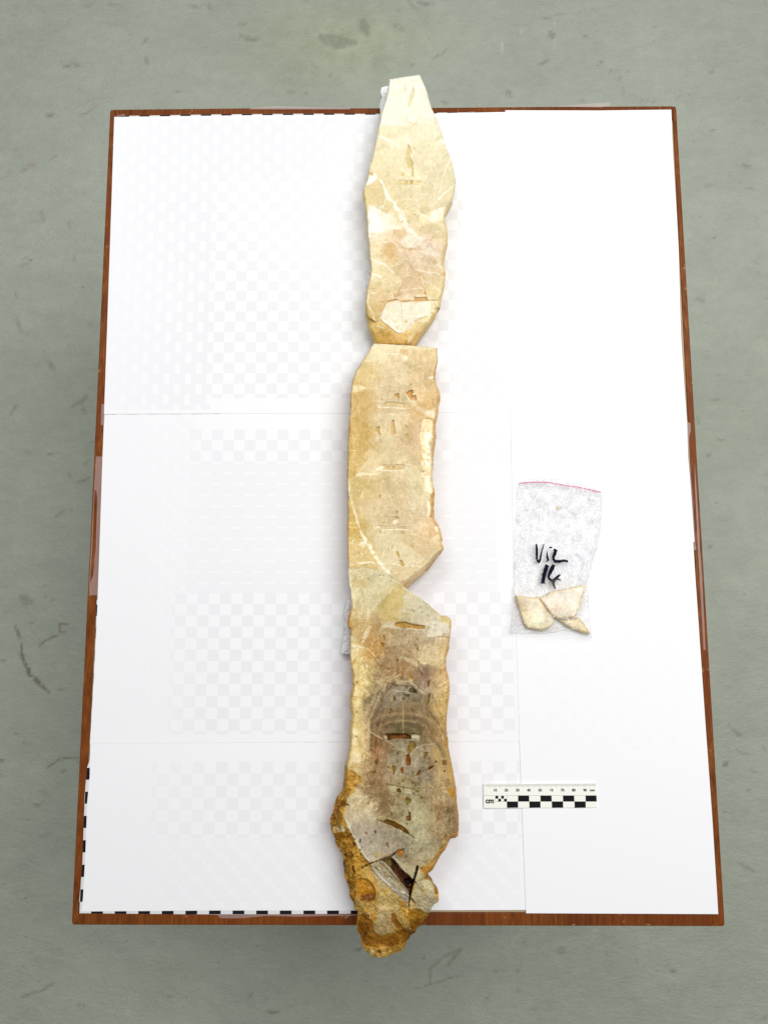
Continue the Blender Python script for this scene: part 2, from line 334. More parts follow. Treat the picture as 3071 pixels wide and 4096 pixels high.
# ------------------------------------------------------------------ table
def wood_mat(name, sx, sy):
    m = NT(name); x, y, z, v = m.pos()
    g1 = m.noise(m.vec(x * sx, y * sy, 0.0), 1, 5, .65, .3); g2 = m.noise(m.vec(x * sx * 4.5, y * sy * 3, 2.0), 1, 3, .6); g3 = m.noise(m.vec(x * 14.0, y * 9.0, 5.0), 1, 3, .5)
    blk = m.math('FLOOR', x * 26.0 + m.noise(m.vec(x * 3.0, 0.0, 0.0), 3, 2) * 4.0); bn = m.n('ShaderNodeTexWhiteNoise'); bn.noise_dimensions = '1D'; m.put(bn.inputs['W'], blk)
    c = m.mix(m.ramp(g1, .3, .7), tuple(lin((100, 48, 12))), tuple(lin((156, 92, 38))))
    c = m.mix(m.ramp(g2, .35, .62) * .55, c, tuple(lin((60, 28, 10))))
    c = m.mix(m.ramp(g3, .38, .66) * .6, c, tuple(lin((116, 56, 18))))
    if sx > 200: c = m.mix(E_(m, bn.outputs['Value']) * .4, c, tuple(lin((80, 34, 12))))
    ch = m.ramp(m.noise(v, 150, 2, .5), .70, .75)
    c = m.mix(ch * .4, c, tuple(lin((190, 150, 120))))
    m.color(c, .5, .12); m.bump(g2, .12, .0004); return m.m
W_ACROSS = wood_mat('mahogany_cross', 330, 22); W_ALONG = wood_mat('mahogany_long', 120, 26)
W_LEG = W_ALONG
table = tag(empty('low_table', (0, 0, ZF)), 'low wooden table with mahogany edging, covered in white paper and carrying the stones', 'table')
zt, zb = 0.0, -0.022
oTL, oTR, oBR, oBL = (443, 437), (2700, 424), (2897, 3705), (288, 3699)
def band(pts, z1=zt, mat=W_ALONG, bev=True):
    V, Fc = prism(U([p[0] for p in pts], [p[1] for p in pts], z1), zb, z1)
    o = mesh_obj('edge_band', V, Fc, mat, table)
    if bev:
        b = o.modifiers.new('bevel', 'BEVEL'); b.width = .0007; b.segments = 2; b.limit_method = 'ANGLE'
    return o
band([(450, 438), (1000, 432), (1560, 432), (2100, 427), (2690, 424), (2690, 480), (485, 492)], mat=W_ACROSS)
band([(322, 3650), (900, 3650), (2850, 3650), (2850, 3705.5), (1500, 3702), (322, 3700)], mat=W_ACROSS)
band([(441, 448), (445, 440), (449, 438), (484.5, 492), (321, 3699.6), (294, 3699), (289, 3694), (288, 3680), (360, 2200)])
band([(2691, 424), (2698, 425), (2702, 430), (2704, 440), (2790, 1900), (2897, 3690), (2896, 3700), (2890, 3705.5), (2851, 3705.5), (2691, 520)])
V, Fc = prism(U([486, 2688, 2846, 324], [494, 482, 3648, 3648], -.0008), zb + .001, -.0008)
mesh_obj('table_panel', V, Fc, simple('pale_board', (170, 150, 120), .6), table)
for x, y in ((-.235, .30), (.225, .30), (.225, -.33), (-.235, -.33)):
    V, Fc = prism([(x - .02, y - .02), (x + .02, y - .02), (x + .02, y + .02), (x - .02, y + .02)], ZF + .001, zb - .0005)
    mesh_obj('leg', V, Fc, W_LEG, table)
# ------------------------------------------------------------------ printed sheets and white sheets
CELL = .01035
def parity(m, x, y, ox, oy, cell=CELL):
    a = m.math('FLOOR', (x - ox) * (1 / cell)); b = m.math('FLOOR', (y - oy) * (1 / cell))
    return m.math('FRACT', (a + b) * .5) * 2.0
def box(m, x, y, x0, x1, y0, y1):
    r = None
    for e in ([x.gt(x0)] if x0 is not None else []) + ([x.lt(x1)] if x1 is not None else []) + ([y.gt(y0)] if y0 is not None else []) + ([y.lt(y1)] if y1 is not None else []):
        r = e if r is None else r * e
    return r
def poster_mat(name, ox, oy, loc):
    m = NT(name); x, y, z, v = m.pos(); p = parity(m, x, y, ox - loc[0], oy - loc[1])
    c = m.mix(p, tuple(lin((235, 235, 233)) * .85), tuple(lin((24, 22, 30)))); m.color(c, .7, .12); return m.m
def sheet(name, pts, z, mat, thick=.00016):
    V, Fc = prism(U([p[0] for p in pts], [p[1] for p in pts], z), z - thick, z)
    return mesh_obj(name, V, Fc, mat)
PAPER = np.array([.885, .885, .90])
def paper_mat(name, regions, org, left_fade=None, k=.10):
    """white paper through which the printed squares beneath show: regions = (box px, phase px, half-shift)"""
    m = NT(name); x0, y0, z0, v = m.pos(); wob = m.noise(v, 9, 2); x = x0; y = y0
    tot = None
    for (bx, ph, *st) in regions:
        (xa, ya), (xb, yb) = bx; A = U(xa, ya); B = U(xb, yb); O = U(*ph[0]); p = parity(m, x, y, O[0] - org[0], O[1] - org[1])
        for o2 in ph[1:]:
            O = U(*o2); p = p.mx(parity(m, x, y, O[0] - org[0], O[1] - org[1]))
        r = box(m, x, y, A[0] - org[0], B[0] - org[0], B[1] - org[1], A[1] - org[1]) * p
        if st: r = r * st[0]
        tot = r if tot is None else tot.mx(r)
    fade = m.ramp(m.noise(v, 7, 3), .25, .6) * .5 + .5
    if left_fade:
        a = U(left_fade[0], left_fade[1])[0] - org[0]; b = U(left_fade[2], left_fade[3])[0] - org[0]; fade = fade * m.ramp(x, a, b)  # squares wash out leftwards: overbright light put into the paper colour
    g = m.noise(v, 1500, 2, .6)
    pt = m.noise(v, 13, 2)
    dk = m.mix(m.ramp(pt, .35, .65), tuple(PAPER * np.array([1 - k, 1 - k * .92, 1 - k * .98])), tuple(PAPER * np.array([1 - k * .85, 1 - k * .95, 1 - k * .85])))
    c = m.mix(tot * fade, tuple(PAPER), dk)
    gg = (g - .5) * .03 + 1.0
    c = m.mix(1.0, c, m.vec(gg, gg, gg), 'MULTIPLY')
    m.color(c, .6, .25); m.bump(m.noise(v, 4, 2), .35, .006); return m.m
def put_sheet(name, label, cat, pts, z, mk, group=None):
    Vc = U([p[0] for p in pts], [p[1] for p in pts], z); org = (Vc[:, 0].mean(), Vc[:, 1].mean(), z - .00016)
    V, Fc = prism(Vc, z - .00016, z); o = mesh_obj(name, V, Fc, mk(org), None, origin=org); return tag(o, label, cat, group)
O3 = U(368, 3607); O1 = U(517.3, 500.)
G1, G2 = 'white paper sheets covering the table', 'printed checkerboard sheets under the white paper'
put_sheet('printed_sheet', 'black and white checkered sheet peeking out past the lower left white paper corner', 'printed sheet',
    [(361, 2975), (360, 3040), (350, 3067), (339.5, 3185), (331, 3449), (314, 3653), (900, 3658.5), (1411, 3655), (1500, 3655), (1500, 3600), (2090, 3600), (2080, 2990)], .00018, lambda o: poster_mat('checker_print_low', O3[0], O3[1], o), G2)
put_sheet('printed_sheet', 'checkered sheet showing as a dashed black line along the top paper edge', 'printed sheet',
    [(480, 464), (860, 457.5), (1240, 454.5), (1500, 455.5), (1900, 448), (1905, 1640), (900, 1651), (880, 1655.6), (640, 1656.6), (418, 1657.9), (470, 1000)], .0008, lambda o: poster_mat('checker_print_top', O1[0], O1[1], o), G2)
O2 = U(368, 2600)
put_sheet('printed_sheet', 'checkered sheet showing only as tiny black dashes at the left edge of the middle paper', 'printed sheet',
    [(388, 2400), (383, 2560), (371, 2790), (360.5, 2972), (1900, 2966), (1900, 2300)], .00045, lambda o: poster_mat('checker_print_mid', O2[0], O2[1], o), G2)
put_sheet('paper_sheet', 'white sheet filling the lower left part of the table below the second seam', 'paper sheet',
    [(363, 2960), (362, 2975), (360, 3103), (350, 3209), (343, 3408), (333, 3592), (327, 3646), (850, 3642), (1450, 3642), (2106, 3640), (2084, 2955)], .0004,
    lambda o: paper_mat('paper_low', [(((610, 3047), (2085, 3350)), [(865, 3047)]), (((330, 3080), (610, 3640)), [(865, 3047), (890, 3060)], .4), (((610, 3350), (2085, 3640)), [(865, 3047), (878, 3070)], .38)], o, (380, 3300, 900, 3300), .08), G1)
put_sheet('paper_sheet', 'white sheet in the middle left of the table between the two seams', 'paper sheet',
    [(424, 1640), (418, 1657), (411, 1830), (402, 2100), (390, 2440), (377, 2700), (361, 2975), (1200, 2968), (2077, 2965), (2050, 1640)], .0007,
    lambda o: paper_mat('paper_mid', [(((762, 1720), (2040, 1852)), [(764, 1720)]), (((762, 1852), (1990, 2369)), [(764, 1720), (808, 1728)], .7), (((690, 2369), (2062, 2935)), [(882, 2371)]), (((440, 1660), (762, 2369)), [(764, 1720), (790, 1731)], .5), (((380, 2369), (690, 2900)), [(882, 2371), (915, 2380)], .4)], o, (400, 2300, 900, 2300), .085), G1)
put_sheet('paper_sheet', 'white sheet at the upper left of the table, above the first seam', 'paper sheet',
    [(458, 467.7), (1000, 461), (1500, 459), (2035, 447.5), (2048, 1647), (1400, 1652.6), (900, 1654), (417, 1656.5), (430, 1300), (447, 800)], .0010,
    lambda o: paper_mat('paper_top', [(((840, 700), (2005, 1590)), [(1873, 921)]), (((455, 480), (840, 1640)), [(1873, 921), (1893, 921)]), (((840, 480), (2005, 700)), [(1873, 921), (1893, 921)])], o, (400, 700, 900, 700), .095), G1)
put_sheet('paper_sheet', 'bright white sheet at the lower right of the table under the scale card', 'paper sheet',
    [(2052, 2150), (2769, 2150), (2779, 2300), (2820, 2900), (2848, 3287), (2871, 3656.5), (2103, 3653), (2077, 2967)], .0011,
    lambda o: paper_mat('paper_right_low', [(((2130, 2180), (2750, 3000)), [(2170, 2200)], .3)], o, None, .04), G1)
put_sheet('paper_sheet', 'bright white sheet at the upper right of the table reaching nearest the top edge', 'paper sheet',
    [(2020, 441), (2400, 442), (2683, 438.5), (2689, 596), (2705, 861), (2712, 990), (2722, 1342), (2736, 1553), (2746, 1688), (2750, 1825), (2761, 1952), (2776, 2168), (2052, 2168), (2041, 1646)], .0013,
    lambda o: paper_mat('paper_right_top', [(((2050, 520), (2640, 2168)), [(2099, 602)])], o, None, .05), G1)
# clear tape
def tape_mat():
    m = NT('clear_tape'); m.color(lin((222, 196, 190)), .3, .6)
    tr = m.n('ShaderNodeBsdfTransparent'); mx = m.n('ShaderNodeMixShader'); mx.inputs[0].default_value = .17
    m.t.links.new(tr.outputs[0], mx.inputs[1]); m.t.links.new(m.b.outputs[0], mx.inputs[2]); m.t.links.new(mx.outputs[0], m.out.inputs[0]); return m.m
TAPE = tape_mat()
GT = 'strips of clear tape on the wooden edging'
def tape(label, pts, z=.0006):
    V, Fc = prism(U([p[0] for p in pts], [p[1] for p in pts], z), z - .00008, z); tag(mesh_obj('clear_tape', V, Fc, TAPE), label, 'tape', GT)
tape('short clear tape beside the end of the upper seam on the left edging', [(408, 1616), (418, 1616), (421, 1660), (417, 1700), (404, 1700), (405, 1660)], .0008)
tape('long clear tape strip along the middle of the left edging', [(385, 1826), (411, 1826), (405, 2050), (400, 2180), (391, 2380), (357, 2382), (362, 2330), (374, 2300), (384, 2190), (390, 1990), (386, 1960), (380, 1962), (375, 2060), (370, 2200), (359, 2370), (357, 2360), (372, 2050)])
tape('clear tape strip along the inner side of the right edging', [(2746, 1688), (2760, 1692), (2761, 1722), (2756, 1740), (2754, 1762), (2758, 1850), (2768, 1980), (2774, 2080), (2779, 2168), (2783, 2200), (2770, 2201), (2768, 2168), (2757, 1900)])
tape('narrow clear tape strip along the outer side of the right edging', [(2776, 1850), (2782, 1930), (2790, 2050), (2798, 2196), (2806, 2300), (2820, 2600), (2812, 2600), (2796, 2300), (2789, 2198), (2783, 2060), (2777, 1930)])
tape('clear tape wrinkled along the inner side of the front edging', [(868, 3657), (1425, 3657), (1425, 3663), (1300, 3664), (1180, 3667), (1100, 3664), (1060, 3664), (980, 3672), (930, 3674), (880, 3672)])
tape('clear tape over the far left end of the top edging', [(468, 462), (500, 455), (501, 464.5), (462, 467)])
tape('sliver of clear tape sticking out past the top edge left of the stone', [(1000, 433), (1040, 428), (1100, 425), (1200, 427), (1300, 430), (1400, 431), (1400, 438), (1000, 438)], .0016)
tape('pale tape end sticking out past the top edge near the right corner', [(2220, 425), (2330, 417), (2380, 412), (2437, 409), (2438, 425), (2400, 430)], .0012)

# ------------------------------------------------------------------ scale card
def scale_card():
    zc = .0023; K = Zm(1900, 3100, .3136)
    r = tag(empty('scale_card', U(2160, 3183, .0013)), 'small white photo scale card with millimetre ticks and black centimetre blocks', 'scale card')
    V, Fc = prism(U(*zip(*K(104, 114, 1534, 107, 1549, 414, 110, 421)), zc), zc - .0010, zc)
    mesh_obj('card', V, Fc, simple('card_white', (242, 242, 233), .4), r)
    ink = simple('card_ink', (26, 24, 26), .8, .1); thin = simple('tick_ink', (96, 98, 78), .5); zi = zc + .00006
    c00, c10, c01, c11 = [np.array(p) for p in ((107, 262), (1542, 262), (110, 420), (1549, 414))]
    def quad(x0, y0, x1, y1): return prism(U(*zip(*K(x0, y1, x1, y1, x1, y0, x0, y0)), zi), zi - .00003, zi)
    xs = [257, 402, 546, 686, 830, 972, 1116, 1259, 1404, 1544]; low = [257, 403, 546, 689, 832, 976, 1120, 1265, 1408, 1549]
    ym = 338
    for i in range(2, 9, 2): mesh_obj('black_block', *prism(U(*zip(*K(xs[i], 263, xs[i + 1], 263, low[i + 1] - 1, ym, low[i] - 1, ym)), zi), zi - .00003, zi), ink, r)
    for i in range(1, 8, 2): mesh_obj('black_block', *prism(U(*zip(*K(low[i] - 1, ym, low[i + 1] - 1, ym, low[i + 1], 416, low[i] + 1, 418)), zi), zi - .00003, zi), ink, r)
    for a, b in ((258, 0), (330, 0), (293, 1), (366, 1)):
        mesh_obj('small_black_block', *quad(a, 266 if b == 0 else 303, a + 35, 302 if b == 0 else 339), ink, r)
    mesh_obj('outline', *join([quad(257, 264, 403, 266.5), quad(257, 337.5, 403, 340), quad(255.5, 264, 258, 340), quad(402, 264, 404.5, 340), quad(107, 260.5, 257, 263), quad(402, 260.5, 1543, 263), quad(546, 337, 1549, 339)]), thin, r)
    tk = []
    for i in range(100):
        x = 120 + 14.24 * i; n5 = (i % 5 == 4); top = 121 - 12 * i / 99 * .8; ln = 38 if n5 else 28
        if i % 10 == 9: ln = 42
        tk.append(quad(x - 1.7, top, x + 1.7, top + ln))
    o = mesh_obj('tick_marks', *join(tk), thin, r)
    def text(body, x, y, size, nm):
        cu = bpy.data.curves.new(nm, 'FONT'); cu.body = body; cu.size = size; cu.align_x = 'CENTER'; cu.extrude = .00003; cu.offset = size * .04
        o = bpy.data.objects.new(nm, cu); COL.objects.link(o); bpy.context.view_layer.update()
        me = bpy.data.meshes.new_from_object(o.evaluated_get(bpy.context.evaluated_depsgraph_get())); bpy.data.objects.remove(o)
        me.materials.clear(); me.materials.append(ink); n = bpy.data.objects.new(nm, me); COL.objects.link(n); n.parent = r
        p = U(*K(x, y)[0], zi) - np.array(r.location[:]); n.location = [float(v) for v in p]; n.rotation_euler[2] = .006
    for i in range(1, 10): text(str(i * 10), 110 + 143.2 * i, 209, .0031, 'numeral')
    text('mm', 1492, 207, .0029, 'lettering'); text('cm', 186, 358, .0062, 'lettering')
scale_card()
# ------------------------------------------------------------------ stone slabs
def stone_mat(name, sss=.15, bumpk=.22):
    m = NT(name); x, y, z, v = m.pos()
    at = m.n('ShaderNodeAttribute'); at.attribute_name = 'tone'; gl = E_(m, at.outputs['Alpha'])
    n1 = m.noise(v, 90, 5, .62, .6); n2 = m.noise(v, 700, 3, .6); n3 = m.noise(m.vec(x * 1.0, y * .35, z), 260, 4, .6, .8)
    k = (n1 - .5) * .13 + (n2 - .5) * .14 + (n3 - .5) * .14 + 1.0
    c = m.mix(1.0, at.outputs['Color'], m.vec(k, k * 1.0, k * 1.0), 'MULTIPLY')
    m.color(c, (gl * -.28) + .55, .45); m.put(m.b.inputs['Specular IOR Level'], m.math('MAXIMUM', gl, 0.0) * .6 + .13)
    m.b.inputs['Subsurface Weight'].default_value = sss; m.b.inputs['Subsurface Radius'].default_value = (1, .75, .4); m.b.inputs['Subsurface Scale'].default_value = .004
    m.bump(n1 * .6 + n2 * .25 + n3 * .3, bumpk, .0016); return m.m
STONE = stone_mat('calcite'); CRUST = stone_mat('calcite_crust', .06, .8)
GAIN = .9
def ring(pts_fn): return pts_fn
P1 = [(1556, 317), (1600, 309), (1668, 300), (1679, 300), (1687, 315), (1697, 337), (1708, 362), (1714, 391), (1728, 435), (1734, 447), (1748, 482), (1766, 529), (1773, 550), (1784, 587), (1797, 619), (1808, 644), (1815, 684), (1823, 724), (1821, 749), (1815, 782), (1807, 809), (1799, 827), (1786, 851), (1779, 869), (1782, 894), (1790, 919), (1791, 952), (1790, 974), (1782, 1003), (1777, 1039), (1776, 1064), (1782, 1086), (1781, 1115), (1777, 1147), (1770, 1173), (1764, 1202), (1759, 1231), (1748, 1242), (1741, 1267), (1719, 1299), (1690, 1336), (1661, 1381), (1655, 1390), (1520, 1390), (1495, 1374), (1484, 1346), (1473, 1317), (1466, 1278), (1460, 1241), (1458, 1216), (1463, 1184), (1464, 1162), (1471, 1133), (1478, 1108), (1482, 1071), (1477, 1032), (1473, 988), (1469, 945), (1465, 894), (1464, 854), (1457, 822), (1450, 768), (1451, 755), (1462, 731), (1471, 692), (1475, 663), (1486, 630), (1495, 587), (1504, 550), (1511, 514), (1518, 489), (1521, 460), (1529, 435), (1541, 398), (1548, 370), (1551, 345)]
P2 = [(1495, 1373), (1553, 1376), (1618, 1380), (1691, 1384), (1747, 1391), (1750, 1430), (1750, 1448), (1744, 1473), (1742, 1502), (1743, 1527), (1752, 1549), (1760, 1571), (1761, 1596), (1754, 1629), (1751, 1661), (1744, 1690), (1743, 1715), (1746, 1741), (1743, 1770), (1738, 1795), (1734, 1831), (1732, 1875), (1732, 1929), (1733, 1936), (1740, 1965), (1738, 1994), (1735, 2027), (1738, 2074), (1749, 2092), (1760, 2113), (1767, 2139), (1771, 2157), (1767, 2168), (1773, 2186), (1775, 2197), (1767, 2211), (1745, 2237), (1723, 2265), (1694, 2298), (1655, 2327), (1626, 2355), (1604, 2338), (1575, 2316), (1553, 2302), (1517, 2289), (1488, 2278), (1456, 2270), (1427, 2277), (1409, 2271), (1396, 2274), (1393, 2262), (1390, 2233), (1388, 2200), (1388, 2153), (1388, 2103), (1390, 2063), (1392, 2037), (1387, 2019), (1388, 2005), (1391, 1992), (1387, 1954), (1388, 1900), (1389, 1857), (1390, 1784), (1392, 1730), (1396, 1676), (1400, 1632), (1398, 1600), (1403, 1567), (1408, 1527), (1419, 1495), (1434, 1466), (1448, 1444), (1463, 1419), (1479, 1393)]
P3 = [(1395, 2268), (1409, 2264), (1427, 2270), (1456, 2263), (1488, 2271), (1517, 2281), (1553, 2294), (1575, 2308), (1604, 2332), (1628, 2357), (1655, 2374), (1680, 2389), (1705, 2410), (1716, 2414), (1741, 2443), (1763, 2461), (1781, 2461), (1799, 2471), (1806, 2483), (1805, 2508), (1800, 2552), (1796, 2595), (1787, 2624), (1783, 2657), (1789, 2686), (1797, 2718), (1799, 2747), (1798, 2791), (1792, 2827), (1787, 2870), (1787, 2907), (1788, 2943), (1792, 2954), (1794, 2990), (1803, 3034), (1808, 3066), (1814, 3095), (1821, 3132), (1825, 3160), (1827, 3200), (1830, 3226), (1835, 3262), (1834, 3334), (1834, 3340), (1823, 3352), (1801, 3356), (1797, 3365), (1781, 3401), (1765, 3419), (1747, 3452), (1729, 3481), (1707, 3499), (1703, 3513), (1714, 3513), (1729, 3524), (1736, 3546), (1750, 3557), (1756, 3582), (1754, 3604), (1736, 3618), (1723, 3647), (1714, 3656), (1703, 3673), (1689, 3694), (1671, 3705), (1660, 3727), (1642, 3745), (1626, 3763), (1622, 3785), (1613, 3803), (1595, 3810), (1562, 3821), (1533, 3832), (1504, 3832), (1479, 3821), (1457, 3803), (1443, 3774), (1439, 3745), (1427, 3727), (1427, 3680), (1432, 3662), (1428, 3644), (1416, 3636), (1416, 3618), (1401, 3589), (1396, 3553), (1383, 3524), (1376, 3492), (1370, 3452), (1370, 3423), (1351, 3392), (1340, 3367), (1336, 3349), (1323, 3327), (1319, 3298), (1322, 3269), (1329, 3247), (1340, 3218), (1345, 3197), (1358, 3179), (1369, 3161), (1372, 3132), (1376, 3103), (1378, 3059), (1387, 3041), (1389, 3019), (1396, 2994), (1396, 2954), (1396, 2936), (1399, 2896), (1405, 2863), (1399, 2838), (1398, 2809), (1401, 2784), (1408, 2747), (1405, 2726), (1408, 2700), (1401, 2668), (1398, 2624), (1399, 2545), (1401, 2519), (1391, 2508), (1389, 2483), (1395, 2454), (1403, 2432), (1404, 2417), (1403, 2389), (1403, 2363), (1397, 2345), (1395, 2309), (1392, 2284)]
def shards(cv, seed, size, amt, ang=0.0, stretch=1.6):
    """straight-edged crystal domains, each a shade lighter or darker"""
    r = np.random.RandomState(seed); X = cv.X + cv.wx * 5; Y = cv.Y + cv.wy * 5; ca, sa = math.cos(ang), math.sin(ang)
    u = (X * ca + Y * sa) / size; v = (-X * sa + Y * ca) / (size * stretch); T = r.rand(64, 64, 3)
    iu = np.floor(u).astype(int); iv = np.floor(v).astype(int); best = np.full(X.shape, 9.); second = np.full(X.shape, 9.); val = np.zeros(X.shape)
    for a in (-1, 0, 1):
        for b in (-1, 0, 1):
            t = T[(iv + b) & 63, (iu + a) & 63]; d = np.hypot(iu + a + t[..., 0] - u, iv + b + t[..., 1] - v); k = d < best
            second = np.where(k, best, np.minimum(second, d)); best = np.where(k, d, best); val = np.where(k, t[..., 2], val)
    cv.C += ((val - .5) * amt)[..., None] * np.array([1, 1, 1.15]); return second - best
def texture(cv, seed, fine=7, mid=12, streak=6, sang=0.0):
    X, Y = cv.X, cv.Y; ca, sa = math.cos(sang), math.sin(sang)
    m1 = fbm(X, Y, 34, seed, 5, .6) * 2; m2 = fbm(X, Y, 8, seed + 7, 3, .7) * 2; u = X * ca + Y * sa; v = -X * sa + Y * ca
    m3 = fbm(u / 5, v / 60, 1, seed + 13, 4, .6) * 2
    rid = 1 - np.abs(fbm(X + cv.wx * 8, Y + cv.wy * 8, 22, seed + 31, 4, .6)) * 9; rid = np.clip(rid, 0, 1) ** 2
    cv.C += (m1 * mid * 1.2 + m2 * fine * .9 + m3 * streak * 1.3 + (rid - .25) * fine * 1.9)[..., None] * np.array([1, 1.02, 1.12])
    cv.H += m1 * .00025 + m2 * .00012
def wisps(cv, rnd, poly_box, n, col, l=(10, 60), w=(1.2, 4), a=(.15, .6), ang=(0, 1)):
    for i in range(n):
        x, y = rnd.uniform(poly_box[0], poly_box[2]), rnd.uniform(poly_box[1], poly_box[3]); L = rnd.uniform(*l); t = rnd.gauss(ang[0], ang[1]); c = rnd.uniform(-.3, .3) * L
        dx, dy = math.cos(t) * L / 2, math.sin(t) * L / 2; ww = rnd.uniform(*w)
        cv.line([(x - dx, y - dy), (x - dy * .2 + c * .2, y + dx * .2), (x + dx, y + dy)], [.8, ww, .8], col, rnd.uniform(*a), warp=4)
def facets(cv, rnd, bx, n, size=(15, 50), amp=14, warm=None):
    for i in range(n):
        x, y = rnd.uniform(bx[0], bx[2]), rnd.uniform(bx[1], bx[3]); s = rnd.uniform(*size); k = rnd.choice((3, 4, 4, 5)); t0 = rnd.uniform(0, 6.28)
        pts = [(x + s * rnd.uniform(.5, 1) * math.cos(t0 + 6.28 * j / k), y + s * rnd.uniform(.4, .9) * math.sin(t0 + 6.28 * j / k)) for j in range(k)]
        kk = cv.win(pts, 6)
        if cv.X[kk].size == 0: continue
        X = cv.X[kk] + cv.wx[kk] * 4; Y = cv.Y[kk] + cv.wy[kk] * 4; d = np.where(inside(X, Y, pts), seg_dist(X, Y, pts, closed=True), 0)
        g = (X - x) * math.cos(t0) + (Y - y) * math.sin(t0); m = sstep(0, 3, d) * (.5 + .5 * np.clip(g / s, -1, 1)); v = rnd.uniform(-amp, amp)
        cv.C[kk] += (m * v)[..., None] * np.array([1, 1.02, 1.15])
def edge_profile(cv, outline, mask, inset, drop, seed, rim=None, rim_a=.8, chip=.0006):
    d = seg_dist(cv.X, cv.Y, outline, closed=True); ins = inset * (1 + 1.3 * fbm(cv.X, cv.Y, 60, seed, 3) + .5 * fbm(cv.X, cv.Y, 12, seed + 3, 3)) if not callable(inset) else inset(cv)
    t = np.clip(1 - d / np.maximum(ins, 1), 0, 1); cv.H -= drop * t ** 1.6
    if rim is not None:
        a = (sstep(0, .35, t) * rim_a)[..., None]; cv.C = cv.C + (np.array(rim, float) - cv.C) * a * (1 + .4 * cv.fine[..., None])
    cv.H -= chip * np.abs(fbm(cv.X, cv.Y, 14, seed + 5, 3)) * (t > 0)
    return d, t

